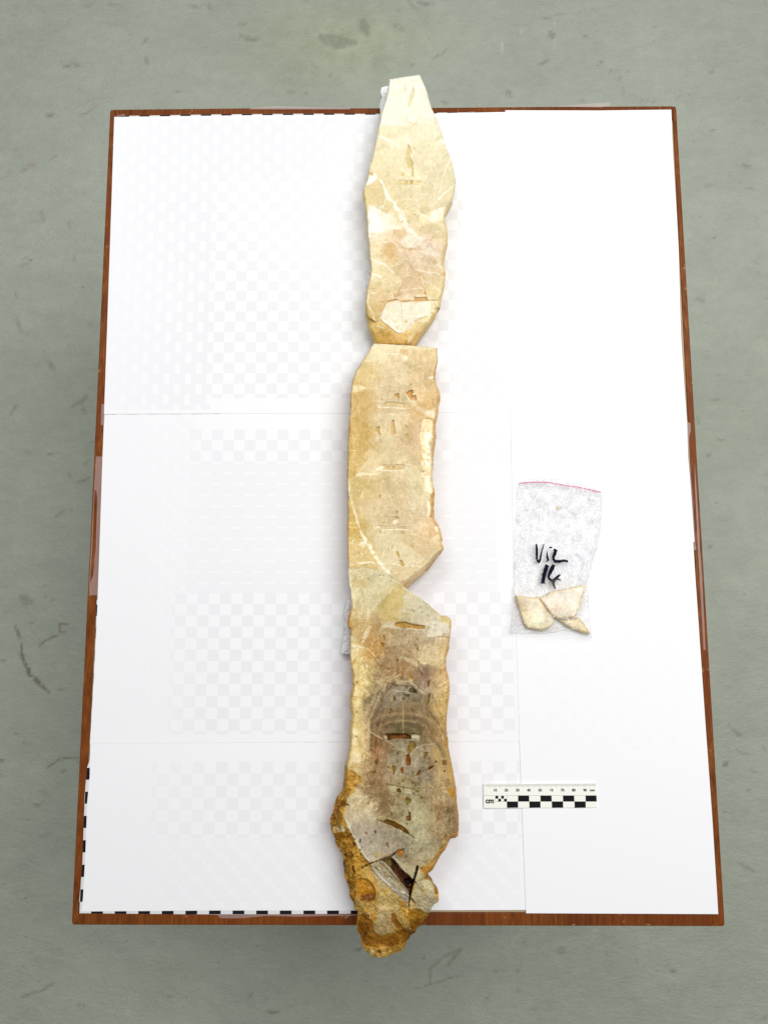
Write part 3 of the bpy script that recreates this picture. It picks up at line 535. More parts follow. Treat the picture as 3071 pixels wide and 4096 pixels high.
CR, CR2, AM = (250, 244, 222), (246, 238, 206), (206, 170, 96)
def upper_stone():
    cv = Canvas(1440, 290, 1834, 1400, 2); cv.vs = .7; r = random.Random(3)
    cv.base([(1610, 340, (240, 232, 203)), (1560, 420, (244, 236, 208)), (1690, 420, (234, 228, 200)), (1560, 520, (236, 227, 190)), (1650, 560, (233, 224, 186)), (1740, 560, (234, 224, 186)), (1520, 620, (226, 215, 170)), (1640, 640, (226, 214, 172)), (1760, 660, (221, 212, 170)),
        (1560, 720, (224, 209, 162)), (1500, 790, (221, 203, 150)), (1650, 760, (224, 211, 168)), (1780, 760, (220, 209, 166)), (1620, 850, (222, 205, 156)), (1500, 900, (240, 230, 198)), (1740, 880, (222, 203, 155)), (1600, 980, (226, 203, 164)), (1550, 1010, (214, 184, 126)), (1700, 1000, (224, 203, 172)),
        (1650, 1070, (213, 190, 150)), (1500, 1050, (232, 220, 182)), (1750, 1060, (214, 192, 150)), (1560, 1100, (224, 206, 154)), (1650, 1140, (212, 184, 138)), (1500, 1200, (219, 196, 142)), (1730, 1200, (226, 208, 152)), (1600, 1250, (236, 228, 198)), (1700, 1250, (234, 230, 200)), (1480, 1290, (205, 172, 98)), (1560, 1360, (198, 158, 84)), (1680, 1310, (210, 176, 112)), (1640, 1370, (198, 158, 88))])
    e = shards(cv, 5, 46, 9, .5); texture(cv, 51, 5, 4, 3, .2); facets(cv, r, (1455, 320, 1820, 1000), 90, (15, 60), 13); facets(cv, r, (1455, 820, 1790, 1330), 150, (12, 46), 24)
    wisps(cv, r, (1470, 780, 1785, 1230), 150, CR, (8, 50), (1.5, 5), (.2, .6), (.5, .7)); wisps(cv, r, (1470, 800, 1790, 1230), 70, (196, 160, 104), (6, 30), (1, 3), (.15, .45), (.4, .8))
    wisps(cv, r, (1530, 330, 1800, 780), 60, CR, (8, 40), (1.5, 5), (.1, .4), (1.3, .5)); wisps(cv, r, (1470, 560, 1800, 780), 60, (200, 184, 132), (5, 22), (1, 2.4), (.15, .4), (1.4, .3))
    # upper part: pale mark, central growth seam
    cv.fill(Z1(555, 360, 600, 380, 700, 420, 720, 560, 700, 680, 470, 690, 480, 540, 540, 400), (246, 238, 212), .45, soft=14, warp=6)
    cv.fill(Z1(470, 600, 520, 640, 700, 665, 760, 690, 700, 690, 460, 690), CR, .7, 5, 4); cv.line(Z1(700, 690, 880, 670, 960, 600, 1050, 545), [3, 5, 8, 14], CR, .75, soft=6)
    cv.fill(Z1(765, 580, 850, 570, 870, 620, 850, 665, 790, 655, 765, 620), CR, .8, 4, 3); cv.line(Z1(770, 560, 765, 620, 790, 665, 830, 680, 880, 665), 3, (196, 184, 128), .7)
    cv.fill(Z1(830, 270, 848, 300, 840, 370, 800, 470, 782, 500, 778, 440, 800, 360), (206, 196, 144), .85, 3, 2, h=-.0012, part='growth_void')
    cv.fill(Z1(735, 255, 755, 260, 755, 315, 735, 320), (212, 204, 156), .8, 3, 2, h=-.0008); cv.pit(*Z1(747, 222)[0], 4, 6, 0, (216, 208, 164), .7)
    for a, b, c2, d2 in ((672, 170, 672, 240), (798, 170, 795, 215), (792, 240, 788, 290), (690, 240, 690, 330), (775, 350, 770, 470)): cv.line(Z1(a, b, c2, d2), 2.2, (202, 192, 146), .6, 1)
    cv.fill(Z1(770, 200, 800, 200, 830, 270, 800, 360, 770, 340, 765, 260), CR, .6, 5, 3)
    cv.fill(Z1(455, 700, 700, 700, 760, 760, 640, 860, 520, 830, 440, 810), (218, 207, 160), .5, 12, 6)
    cv.line(Z1(430, 812, 500, 835, 600, 880, 690, 930), [5, 7, 5, 2], CR, .9, 3, h=.0002); cv.line(Z1(435, 826, 520, 860, 600, 900), 2, (206, 192, 138), .5)
    cv.pit(*Z1(748, 728)[0], 4, 7, 0, (206, 192, 138), .8)
    cv.line(Z1(755, 770, 770, 830, 800, 870, 815, 930), [5, 9, 8, 5], CR, .75, 4)
    cv.fill(Z1(775, 900, 800, 930, 812, 1000, 800, 1060, 830, 1120, 825, 1165, 770, 1165, 765, 1100, 752, 1070, 765, 985), (203, 184, 112), .92, 3, 3, h=-.0014, part='growth_void')
    cv.fill(Z1(800, 990, 830, 1010, 825, 1060, 800, 1060), CR, .8, 3, 2)
    cv.fill(Z1(820, 1165, 835, 1165, 835, 1260, 818, 1265), (198, 170, 92), .85, 2.5, 1, h=-.0012, part='growth_void'); cv.pit(*Z1(716, 1238)[0], 5, 8, .2, (206, 182, 108), .85)
    cv.fill(Z1(640, 1325, 680, 1298, 760, 1310, 880, 1300, 940, 1318, 900, 1342, 700, 1346), (222, 202, 142), .8, 3, 2, h=-.0008, part='growth_void'); cv.line(Z1(625, 1342, 900, 1348), 2.4, (196, 168, 96), .8, 1.5)
    cv.fill(Z1(750, 1305, 775, 1305, 775, 1340, 750, 1340), (206, 178, 108), .8, 2, 1); cv.fill(Z1(800, 1298, 832, 1298, 836, 1342, 800, 1342), (196, 164, 88), .85, 2, 1); cv.line(Z1(880, 1318, 912, 1312), 5, (202, 172, 98), .8)
    cv.line(Z1(830, 930, 855, 950), 6, (206, 188, 128), .6)
    for x, y, a, b, c in [(690, 1405, 5, 8, (206, 186, 120)), (940, 1400, 5, 8, (206, 186, 120)), (742, 1475, 6, 7, (212, 192, 126)), (806, 1487, 6, 6.5, (214, 176, 128)), (970, 1497, 4, 4, (205, 190, 130)), (930, 1580, 7, 6, (204, 184, 112)), (715, 1555, 6, 5, (208, 190, 128)), (560, 1000, 3, 6, (208, 192, 140)), (515, 1110, 3, 9, (208, 192, 140)), (845, 1590, 5, 4, (210, 190, 130)), (1040, 1075, 3, 5, (200, 184, 134)), (975, 1030, 3, 6, (206, 190, 140))]: cv.pit(*Z1(x, y)[0], a, b, .2, c, .75, .0006, CR)
    # right hand side layers
    cv.fill(Z1(1080, 830, 1150, 780, 1168, 840, 1100, 870, 1060, 870), (214, 206, 160), .7, 5, 3); cv.line(Z1(1090, 890, 1140, 850, 1190, 905), [3, 8, 5], CR, .9)
    cv.line(Z1(1250, 1075, 1225, 1090, 1205, 1170, 1170, 1260, 1140, 1380, 1090, 1470, 1065, 1530), [8, 7, 5, 5, 4, 4, 3], CR, .85, 3, h=.0003); cv.line(Z1(1240, 1085, 1218, 1150, 1185, 1240, 1155, 1330, 1100, 1440, 1070, 1530), 1.8, (184, 164, 104), .7, 3, h=-.0003)
    cv.fill(Z1(1252, 1080, 1285, 1200, 1305, 1310, 1300, 1350, 1180, 1440, 1120, 1500, 1150, 1380, 1200, 1220, 1230, 1120), (217, 210, 166), .55, 6, 3)
    cv.line(Z1(1300, 1350, 1240, 1400, 1160, 1460, 1100, 1530, 1040, 1590), [3, 5, 7, 6, 3], CR, .75, 4); cv.line(Z1(1180, 900, 1230, 1000, 1245, 1060), [2, 4, 2], CR, .6)
    # left chips
    cv.fill(Z1(280, 1400, 345, 1330, 440, 1290, 520, 1400, 510, 1500, 480, 1620, 300, 1640, 285, 1500), (218, 198, 142), .6, 4, 4, h=-.0006, part='fracture_chip')
    cv.fill(Z1(320, 1330, 345, 1270, 400, 1230, 430, 1290, 380, 1330, 300, 1370), (252, 248, 232), .95, 4, 4); cv.line(Z1(400, 1240, 450, 1290, 500, 1350, 530, 1440, 560, 1500, 620, 1560, 660, 1640), [12, 9, 8, 14, 12, 12, 10], (252, 248, 228), .92, 5, h=.0003)
    cv.fill(Z1(330, 1210, 400, 1210, 385, 1255, 335, 1250), (216, 186, 130), .7, 4, 3); cv.line(Z1(335, 1212, 365, 1225, 385, 1250), 3, (150, 96, 40), .7, 3); cv.line(Z1(300, 1490, 312, 1520), 3, (186, 140, 70), .6)
    cv.fill(Z1(345, 1140, 400, 1200, 340, 1215, 328, 1200), (228, 214, 166), .6, 4, 3); cv.line(Z1(350, 1130, 385, 1180, 410, 1230), 3, CR, .6)
    cv.fill(Z1(530, 1510, 560, 1530, 615, 1620, 490, 1640, 500, 1580), (214, 200, 142), .85, 4, 2); cv.line(Z1(540, 1500, 495, 1610), 2, CR, .7); cv.line(Z1(420, 1590, 480, 1620, 540, 1640), 2, (178, 144, 84), .5)
    # white shattered zone
    cv.fill(Z2(345, 60, 440, 90, 470, 170, 470, 270, 560, 330, 430, 360, 350, 330, 345, 180), (252, 248, 230), .8, 12, 9, g=.5); cv.fill(Z2(430, 100, 640, 200, 760, 300, 620, 330, 470, 300), (248, 242, 220), .55, 14, 9)
    cv.line(Z2(600, 20, 680, 110, 720, 200, 780, 310, 860, 390, 930, 440), [10, 16, 20, 22, 16, 8], (250, 245, 225), .8, 8, h=.0002); cv.line(Z2(480, 240, 560, 300, 700, 330, 800, 400), [8, 12, 10, 6], CR, .7, 7)
    cv.fill(Z2(1060, 120, 1180, 80, 1195, 190, 1120, 240, 1040, 230, 1020, 160), (249, 243, 220), .75, 10, 9); cv.line(Z2(880, 130, 980, 180, 1060, 240, 1170, 290, 1205, 350), [5, 8, 8, 8, 5], CR, .75, 6)
    wisps(cv, r, (1476, 815, 1535, 935), 60, (255, 252, 240), (4, 20), (1.5, 5), (.4, .9), (.8, 1))
    cv.fill(Z2(610, 320, 740, 330, 780, 370, 680, 440, 610, 370), (212, 184, 130), .7, 6, 4); cv.fill(Z2(540, 450, 600, 470, 660, 560, 640, 640, 560, 680, 520, 560), (212, 176, 112), .75, 26, 8)
    cv.fill(Z2(1080, 250, 1190, 290, 1200, 400, 1150, 420, 1000, 320), (212, 196, 146), .6, 8, 4)
    cv.fill(Z2(720, 420, 800, 390, 890, 400, 930, 450, 920, 500, 840, 530, 720, 520, 690, 470), (241, 228, 200), .85, 6, 4, h=.0003, part='fracture_chip'); cv.line(Z2(700, 520, 780, 540, 860, 545, 940, 552), 4, (196, 152, 92), .6, 3); cv.fill(Z2(930, 480, 970, 470, 1020, 520, 1100, 590, 1110, 640, 960, 600, 930, 550), (232, 220, 196), .6, 8, 5)
    for x, y, a, b, c in [(850, 160, 4, 1.8, (100, 60, 30)), (712, 240, 3, 7, (196, 160, 104)), (780, 245, 5, 4, (206, 176, 112)), (935, 300, 5, 4, (196, 160, 100)), (910, 340, 3, 6, (196, 160, 110)), (1045, 415, 5, 3, (180, 130, 70)), (1030, 445, 6, 3, (196, 150, 84)), (990, 515, 4, 6, (190, 166, 120)), (930, 600, 8, 5, (196, 170, 130)), (830, 640, 6, 4, (200, 180, 140)), (520, 852, 3, 3, (176, 140, 80)), (650, 860, 3, 3, (190, 160, 100)), (905, 835, 3, 6, (190, 150, 90)), (940, 810, 3, 3, (190, 150, 90))]: cv.pit(*Z2(x, y)[0], a, b, .3, c, .75, .0005)
    cv.fill(Z2(360, 730, 470, 710, 560, 740, 640, 830, 690, 940, 600, 880, 500, 850, 380, 840), (230, 214, 160), .5, 8, 5); cv.line(Z2(370, 640, 470, 690, 560, 740, 640, 820, 690, 900), [8, 6, 5, 4, 3], CR, .75, 5); cv.line(Z2(390, 820, 440, 830, 480, 855), 8, CR, .85, 4)
    cv.line(Z2(330, 410, 420, 400, 460, 360), [5, 4, 3], CR, .7); cv.line(Z2(430, 480, 520, 460, 600, 450, 680, 530), [6, 4, 4, 5], CR, .6, 5)
    cv.line(Z2(860, 760, 960, 790, 1080, 800, 1180, 860), [3, 5, 5, 6], CR, .6, 5); cv.line(Z2(1100, 720, 1150, 740, 1180, 790), [4, 8, 4], CR, .8)
    cv.fill(Z2(1120, 815, 1185, 800, 1190, 850, 1140, 850), (206, 160, 96), .6, 5, 3)
    # cracked block near the lower end
    cv.line(Z2(722, 870, 700, 930, 680, 990, 650, 1060, 625, 1110), [3, 4, 6, 5, 3], (204, 164, 104), .8, 2, h=-.0006); cv.line(Z2(712, 880, 690, 950), 4, CR, .7); cv.line(Z2(915, 830, 945, 920, 960, 1000, 970, 1100), [3, 4, 6, 4], (208, 166, 104), .75, 2, h=-.0006); cv.line(Z2(920, 840, 940, 900, 955, 960), 4, CR, .7)
    cv.fill(Z2(700, 890, 920, 880, 950, 1020, 860, 1060, 690, 1050), (214, 186, 142), .7, 6, 4); cv.line(Z2(700, 1000, 800, 985, 930, 975), 3, CR, .7, 2); cv.line(Z2(640, 1080, 740, 1050, 860, 1055, 960, 1050), [3, 6, 6, 9], (236, 206, 158), .8, 3)
    cv.fill(Z2(860, 1050, 960, 1035, 975, 1070, 870, 1080), (240, 218, 176), .9, 4, 3, h=.0006); cv.fill(Z2(840, 1075, 980, 1070, 1000, 1110, 850, 1112), (196, 146, 74), .85, 4, 3, h=-.001, part='growth_void')
    cv.fill(Z2(950, 890, 1090, 970, 1130, 1010, 1090, 1080, 1020, 1090, 980, 1000), (226, 206, 152), .7, 5, 3); cv.line(Z2(960, 890, 1040, 940, 1140, 1010, 1100, 1090), [3, 3, 4, 3], CR, .6); cv.fill(Z2(615, 1030, 650, 1040, 640, 1080, 620, 1070), (196, 142, 78), .8, 3, 2); cv.fill(Z2(955, 1010, 980, 1020, 975, 1050, 955, 1040), (190, 126, 60), .8, 3, 2)
    cv.line(Z2(470, 1130, 560, 1120, 640, 1100, 720, 1120, 840, 1115, 1000, 1112, 1110, 1108), [2, 4, 4, 5, 3, 4, 2], (176, 118, 54), .85, 2, h=-.0009); cv.fill(Z2(455, 1140, 560, 1130, 530, 1180, 480, 1240, 450, 1200), (200, 160, 92), .5, 8, 5)
    cv.fill(Z2(660, 1095, 740, 1070, 840, 1100, 850, 1115, 700, 1115), (238, 208, 162), .8, 4, 3); cv.line(Z2(315, 1060, 370, 1030, 520, 1035, 610, 1035), [3, 3, 3, 3], CR, .6, 3)
    cv.fill(Z2(430, 1010, 610, 1035, 600, 1100, 480, 1130, 440, 1080), (214, 182, 130), .5, 8, 5)
    # pale wedge
    wedge = Z2(545, 1140, 580, 1132, 700, 1130, 870, 1140, 900, 1115, 1010, 1118, 1032, 1180, 1030, 1240, 960, 1300, 880, 1320, 780, 1400, 710, 1475, 640, 1460, 560, 1390, 490, 1340, 480, 1250, 510, 1210)
    cv.fill(wedge, (236, 229, 198), .92, 3, 3, h=.0008, part='calcite_wedge'); cv.fill(Z2(880, 1130, 1010, 1118, 1032, 1180, 1020, 1240, 940, 1290, 880, 1280, 870, 1190), (233, 232, 203), .9, 4, 3)
    cv.line(Z2(700, 1130, 705, 1200, 710, 1290), 2, (186, 160, 104), .8, 1, h=-.0004); cv.line(Z2(660, 1190, 760, 1185, 880, 1195), 2.4, CR, .7, 2); cv.line(Z2(480, 1300, 560, 1360, 640, 1430, 710, 1470, 800, 1390, 900, 1310), [6, 10, 12, 10, 8, 5], (250, 246, 226), .8, 5)
    cv.line(Z2(880, 1290, 960, 1280, 1030, 1220), 6, CR, .8); cv.line(Z2(520, 1230, 560, 1240, 640, 1270, 860, 1290), [3, 3, 3, 4], CR, .6, 3); cv.pit(*Z2(752, 1345)[0], 5, 6, .3, (206, 182, 130), .8); cv.pit(*Z2(626, 1345)[0], 3.5, 4, 0, (208, 186, 134), .8); cv.pit(*Z2(660, 1410)[0], 3, 7, .4, (210, 190, 140), .7)
    cv.line(Z2(350, 1040, 330, 1130, 370, 1220, 400, 1290, 415, 1340), [3, 4, 6, 5, 4], CR, .7, 5); cv.line(Z2(400, 1060, 420, 1160, 430, 1300), [3, 4, 5], (204, 172, 106), .6, 4)
    cv.fill(Z2(1030, 1120, 1140, 1100, 1125, 1190, 1060, 1200, 1030, 1180), (228, 212, 158), .8, 4, 4); cv.line(Z2(1040, 1130, 1090, 1120, 1120, 1180), 3, CR, .7)
    flank = Z2(300, 1240, 330, 1290, 410, 1340, 490, 1345, 560, 1400, 640, 1465, 710, 1480, 800, 1400, 900, 1320, 1030, 1250, 1060, 1200, 1130, 1190, 1200, 1300, 900, 1700, 300, 1700)
    X, Y = cv.X, cv.Y; d = np.where(inside(X, Y, flank), seg_dist(X, Y, flank, closed=True), 0); dd = seg_dist(X, Y, wedge, closed=True); k = inside(X, Y, flank)
    cv.names.append('lower_flank'); cv.part[k] = len(cv.names) - 1; cv.H -= np.where(k, sstep(0, 95, dd) * .009, 0); cv.C += np.where(k, 22, 0)[..., None] * np.array([1, .95, .5])  # flank colour raised to offset the shade on its slope
    fr = r.random; cv.C += np.where(k, fbm(X * 1.5 + Y * .8, Y - X, 14, 77, 4) * 46, 0)[..., None] * np.array([.8, 1, 1.2])
    for a in ((430, 1380, 520, 1420, 'x'), (800, 1540, 830, 1480), (860, 1600, 900, 1560)): cv.line(Z2(*a[:4]), [3, 5], CR, .7, 4)
    cv.fill(Z2(765, 1590, 790, 1510, 830, 1490, 815, 1540, 780, 1590), (244, 232, 196), .8, 3, 3); cv.line(Z2(820, 1600, 860, 1570, 940, 1480, 1010, 1400), [4, 4, 4, 3], (240, 226, 186), .6, 5); cv.line(Z2(560, 1420, 660, 1500, 700, 1580), [6, 12, 10], (232, 208, 150), .5, 8, soft=14); cv.fill(Z2(860, 1330, 960, 1300, 900, 1430, 800, 1550, 760, 1530), (226, 204, 148), .6, 16, 8)
    cv.fill(Z2(1040, 1240, 1090, 1260, 1050, 1330, 1020, 1310), (196, 146, 64), .7, 8, 5)
    wisps(cv, r, (1470, 800, 1785, 1330), 200, (252, 246, 226), (5, 34), (.8, 2.2), (.3, .8), (.5, .9)); wisps(cv, r, (1475, 900, 1780, 1330), 110, (190, 150, 92), (4, 24), (.7, 1.8), (.25, .6), (.4, .9)); texture(cv, 151, 5, 3, 3, .6); mask = inside(cv.X + cv.wx * 1.5, cv.Y + cv.wy * 1.5, P1)
    def ins(c): return 7 + 9 * sstep(740, 830, c.Y) * (c.X > 1620) + 5 * fbm(c.X, c.Y, 40, 5, 3) + 10 * sstep(1150, 1350, c.Y)
    low = sstep(760, 900, cv.Y)
    d, t = edge_profile(cv, P1, mask, ins, .004, 60, None); cv.C += (sstep(.2, .9, t) * low * .8)[..., None] * (np.array([214, 184, 116]) - cv.C)
    cv.C += (t * (1 - low) * 14)[..., None]; cv.C += ((1 - sstep(300, 900, cv.Y)) * 5 + 8)[..., None] * np.array([1.3, 1.1, 1.4])  # paled overall, most at the tip: brighter light put into the colour
    cv.names.append('natural_rind'); cv.part[(t > .25) & ~k & (cv.part == 0)] = len(cv.names) - 1
    root = tag(empty('stone_piece', U(1640, 850, .006)), 'upper pale cream stone slab with blunt narrow tip overhanging the far table edge', 'stone', 'cut pieces of the long stone')
    build_from(cv, mask, .032, STONE, root, .004, .92, (228, 206, 150), 'cut_face' if False else 'natural_rind'); return root
upper_stone()

def middle_stone():
    cv = Canvas(1380, 1364, 1784, 2364, 2); cv.vs = .85; r = random.Random(8)
    cv.base([(1520, 1400, (228, 214, 172)), (1700, 1410, (217, 194, 144)), (1460, 1480, (212, 188, 128)), (1600, 1480, (216, 196, 152)), (1700, 1520, (208, 182, 132)), (1430, 1600, (204, 172, 108)), (1560, 1580, (212, 192, 148)), (1720, 1620, (208, 176, 118)), (1420, 1750, (200, 168, 98)), (1560, 1720, (213, 195, 150)), (1660, 1760, (204, 176, 130)),
        (1410, 1850, (202, 170, 98)), (1500, 1870, (215, 195, 146)), (1600, 1850, (212, 194, 148)), (1680, 1880, (205, 182, 134)), (1430, 1960, (206, 182, 120)), (1600, 1950, (204, 183, 136)), (1680, 1940, (216, 203, 160)), (1480, 2050, (212, 192, 146)), (1600, 2060, (205, 184, 140)), (1690, 2050, (212, 194, 154)), (1400, 2100, (200, 168, 92)), (1600, 2140, (208, 191, 148)), (1720, 2120, (220, 188, 138)), (1430, 2200, (208, 182, 116)), (1560, 2160, (218, 204, 162)), (1680, 2200, (208, 186, 140)), (1620, 2240, (220, 204, 160)), (1650, 2310, (214, 190, 140))], 34, 24)
    shards(cv, 15, 52, 7, .35); texture(cv, 61, 6, 5, 5, .1); facets(cv, r, (1400, 1400, 1770, 2340), 230, (14, 70), 15)
    X, Y = cv.X, cv.Y
    cv.C += (sstep(1450, 1400, X + 12 * cv.wx) * fbm(X / 4, Y / 50, 1, 88, 4) * 44)[..., None] * np.array([.9, 1, 1.2])
    wisps(cv, r, (1470, 1420, 1720, 2240), 220, (236, 226, 196), (6, 40), (1, 3.4), (.15, .5), (1.0, .6)); wisps(cv, r, (1450, 1400, 1740, 2300), 150, (186, 156, 102), (5, 26), (.9, 2.4), (.15, .42), (1.1, .6)); wisps(cv, r, (1392, 1560, 1440, 2260), 90, (226, 206, 150), (8, 40), (1, 4), (.2, .5), (1.55, .15)); wisps(cv, r, (1392, 1560, 1440, 2260), 40, (186, 148, 74), (8, 50), (1, 3), (.2, .4), (1.55, .12))
    cv.fill(Z3(540, 65, 880, 82, 1235, 115, 1240, 140, 900, 125, 700, 130, 500, 130), (232, 222, 184), .6, 6, 3); cv.fill(Z3(490, 120, 640, 100, 690, 180, 520, 260, 420, 262, 450, 190), (228, 216, 172), .55, 8, 5)
    cv.fill(Z3(830, 125, 920, 140, 915, 200, 870, 200, 820, 165), (206, 172, 116), .75, 6, 4); cv.line(Z3(660, 175, 760, 185, 840, 185), [3, 5, 4], (246, 240, 214), .8, 2); cv.fill(Z3(860, 200, 910, 215, 918, 258, 870, 235), (240, 233, 206), .8, 4, 3)
    cv.fill(Z3(410, 262, 520, 235, 545, 262, 470, 275), (230, 220, 176), .7, 4, 3)
    for k, (rx, ry, a) in enumerate(((150, 175, .22), (118, 130, .2), (90, 90, .2))):
        cv.line([(1590 + rx * .72 * math.cos(t), 1560 + ry * .8 * math.sin(t)) for t in np.linspace(math.pi * 1.02, math.pi * 1.98, 16)], 7, (230, 222, 184), a, 7, soft=8)
    cv.fill(Z3(640, 260, 900, 250, 960, 350, 900, 440, 700, 450, 580, 400), (214, 196, 156), .3, 22, 8)
    cv.fill(Z3(305, 530, 380, 525, 475, 560, 545, 565, 430, 570, 390, 585, 350, 605, 290, 605), (232, 222, 174), .8, 4, 3); cv.line(Z3(475, 565, 600, 560), 3, (230, 218, 176), .5)
    for x, y, a, b, t, c, dp in [(795, 643, 8.5, 9, 0, (196, 152, 80), .003), (935, 625, 13, 16, .2, (190, 138, 62), .004), (985, 665, 8, 10, -.4, (182, 124, 60), .003), (712, 545, 3.5, 6, .1, (184, 158, 110), .001), (940, 525, 5, 3, .8, (150, 120, 84), .001), (590, 460, 3, 8, .1, (196, 166, 110), .001), (628, 682, 5, 2, .2, (140, 120, 84), .0008), (935, 345, 3.5, 5, 0, (190, 156, 104), .001), (1040, 352, 3, 4, 0, (190, 160, 110), .001), (750, 600, 4, 5, 0, (198, 172, 122), .0008), (850, 690, 3, 3, 0, (178, 146, 96), .001), (885, 735, 5, 3.5, 0, (190, 158, 104), .001), (742, 830, 2.5, 5, 0, (190, 164, 116), .0008), (745, 850, 3, 4, 0, (240, 232, 208), -.0004)]:
        cv.pit(*Z3(x, y)[0], a, b, t, c, .92, dp, (232, 218, 180), 'growth_void' if dp >= .003 else None)
    cv.line(Z3(900, 640, 935, 700, 1000, 720), [3, 5, 3], CR, .8, 2); cv.pit(*Z3(983, 625)[0], 3, 3, 0, (255, 252, 240), .9, -.0003)
    cv.fill(Z3(640, 745, 670, 715, 760, 712, 870, 725, 880, 770, 760, 772), (206, 182, 128), .85, 3, 3, h=-.0012, part='growth_void'); cv.line(Z3(565, 772, 700, 775, 840, 783, 950, 780), [3, 4, 4, 2], (246, 240, 214), .8, 2); cv.line(Z3(590, 708, 700, 705, 860, 715), [2, 3, 2], (238, 228, 196), .7, 2); cv.fill(Z3(575, 740, 620, 740, 620, 772, 575, 770), (240, 228, 214), .7, 4, 3)
    cv.line(Z3(900, 690, 1000, 760, 1100, 810, 1200, 860), [4, 12, 18, 24], (232, 220, 184), .55, 8, soft=12); cv.fill(Z3(1090, 830, 1190, 795, 1212, 830, 1205, 880, 1130, 870), (240, 231, 200), .8, 6, 5); cv.line(Z3(1200, 800, 1250, 760, 1270, 700), [6, 8, 4], (238, 218, 168), .8, 3)
    cv.line(Z3(1140, 445, 1190, 440), [3, 8], CR, .9, 3); cv.line(Z3(1165, 455, 1215, 500, 1235, 570, 1265, 640), [6, 4, 4, 5], (240, 228, 190), .85, 3); cv.line(Z3(1225, 500, 1255, 560, 1275, 630, 1270, 690), [3, 5, 7, 4], (190, 148, 78), .7, 2)
    cv.line(Z3(1210, 880, 1060, 880, 980, 930), [3, 2, 2], (236, 224, 186), .5, 3)
    cv.fill(Z3(745, 910, 768, 925, 765, 1010, 780, 1050, 770, 1075, 735, 1070, 725, 1000), (200, 160, 96), .9, 3, 3, h=-.002, part='growth_void'); cv.fill(Z3(575, 985, 600, 980, 606, 1010, 595, 1030, 612, 1085, 580, 1060, 555, 1020), (194, 158, 76), .9, 3, 3, h=-.002, part='growth_void')
    for x, y, a, b, t, c, p in [(890, 985, 7, 6, .4, (192, 156, 96), 1), (895, 1095, 9, 11, -.3, (196, 166, 100), 1), (835, 1138, 6, 7, 0, (202, 174, 118), 1), (605, 1140, 4, 9, 0, (182, 160, 104), 1), (795, 1110, 3, 4, 0, (190, 158, 112), 0), (880, 1170, 5, 9, -.2, (198, 172, 124), 0), (532, 1160, 3, 4, 0, (192, 166, 110), 0), (690, 1030, 2.5, 3, 0, (188, 160, 112), 0), (645, 1578, 4, 4, 0, (214, 196, 140), 0), (787, 1588, 3.5, 3.5, 0, (190, 160, 108), 0), (930, 970, 4, 4, 0, (196, 164, 110), 0), (820, 1615, 5, 3, 0, (196, 168, 116), 0), (425, 1235, 12, 3, .8, (186, 154, 96), 0)]:
        cv.pit(*Z3(x, y)[0], a, b, t, c, .85, .0014 if p else .0006, (232, 220, 184), 'growth_void' if p else None)
    cv.fill(Z3(480, 1340, 560, 1300, 640, 1330, 580, 1420, 520, 1500, 350, 1530, 400, 1440), (222, 204, 154), .6, 7, 5); cv.line(Z3(490, 1340, 430, 1410, 380, 1480, 340, 1530), [2, 3, 3, 5], (238, 228, 190), .75, 3); cv.fill(Z3(345, 1500, 450, 1495, 560, 1500, 640, 1480, 560, 1520, 350, 1535), (234, 224, 182), .85, 3, 3)
    cv.fill(Z3(630, 1410, 860, 1400, 880, 1430, 870, 1465, 640, 1462), (204, 178, 124), .9, 3, 2, h=-.001, part='growth_void'); cv.line(Z3(570, 1470, 700, 1470, 860, 1472, 900, 1472), [3, 4, 4, 2], (248, 242, 214), .9, 1.5); cv.fill(Z3(575, 1440, 600, 1418, 650, 1425, 640, 1455, 560, 1468), (242, 235, 204), .9, 4, 3); cv.pit(*Z3(755, 1434)[0], 6, 4.5, 0, (184, 150, 84)); cv.pit(*Z3(690, 1434)[0], 5, 2.5, .2, (176, 140, 78)); cv.fill(Z3(870, 1430, 960, 1405, 1020, 1440, 1060, 1500, 1100, 1600, 980, 1640, 900, 1560, 870, 1480), (224, 214, 172), .55, 12, 7); cv.line(Z3(700, 1400, 860, 1395, 960, 1408), 2.4, (240, 226, 190), .7, 2)
    for y in (608, 860, 1110, 1240, 1450): cv.line(Z3(245, y, 300, y + 6, 370, y + 14), [2, 3, 1], (236, 220, 168), .7, 3)
    # bright broken flank on the right
    br = Z3(1085, 890, 1190, 900, 1195, 960, 1190, 1040, 1185, 1130, 1150, 1160, 1168, 1195, 1165, 1260, 1180, 1380, 1170, 1400, 1195, 1450, 1198, 1600, 1198, 1720, 1160, 1700, 1120, 1620, 1080, 1560, 1045, 1490, 1115, 1470, 1060, 1400, 1080, 1330, 1075, 1240, 1050, 1170, 1040, 1080, 1060, 980)
    cv.fill(br, (236, 206, 142), .9, 4, 4, h=-.001, g=.95, tex=.4, part='broken_flank'); cv.fill(Z3(1090, 1080, 1170, 1040, 1190, 1110, 1150, 1160, 1168, 1260, 1180, 1380, 1195, 1450, 1198, 1720, 1150, 1690, 1110, 1600, 1150, 1500, 1110, 1400, 1110, 1250), (252, 240, 200), .85, 6, 7, tex=.6)
    for i in range(70):
        x, y = r.uniform(1682, 1728), r.uniform(1740, 1960); cv.line([(x, y), (x + r.uniform(-6, 6), y + r.uniform(8, 34))], [1, r.uniform(1.5, 5)], r.choice([(255, 252, 232), (255, 246, 208), (214, 176, 104), (238, 208, 140)]), .8, 5, h=r.uniform(-.0009, .0009))
    cv.line(Z3(1190, 1060, 1150, 1160, 1170, 1200, 1158, 1230, 1180, 1380, 1172, 1400, 1196, 1440, 1199, 1600), 3, (255, 250, 226), .9, 2, h=.0004)
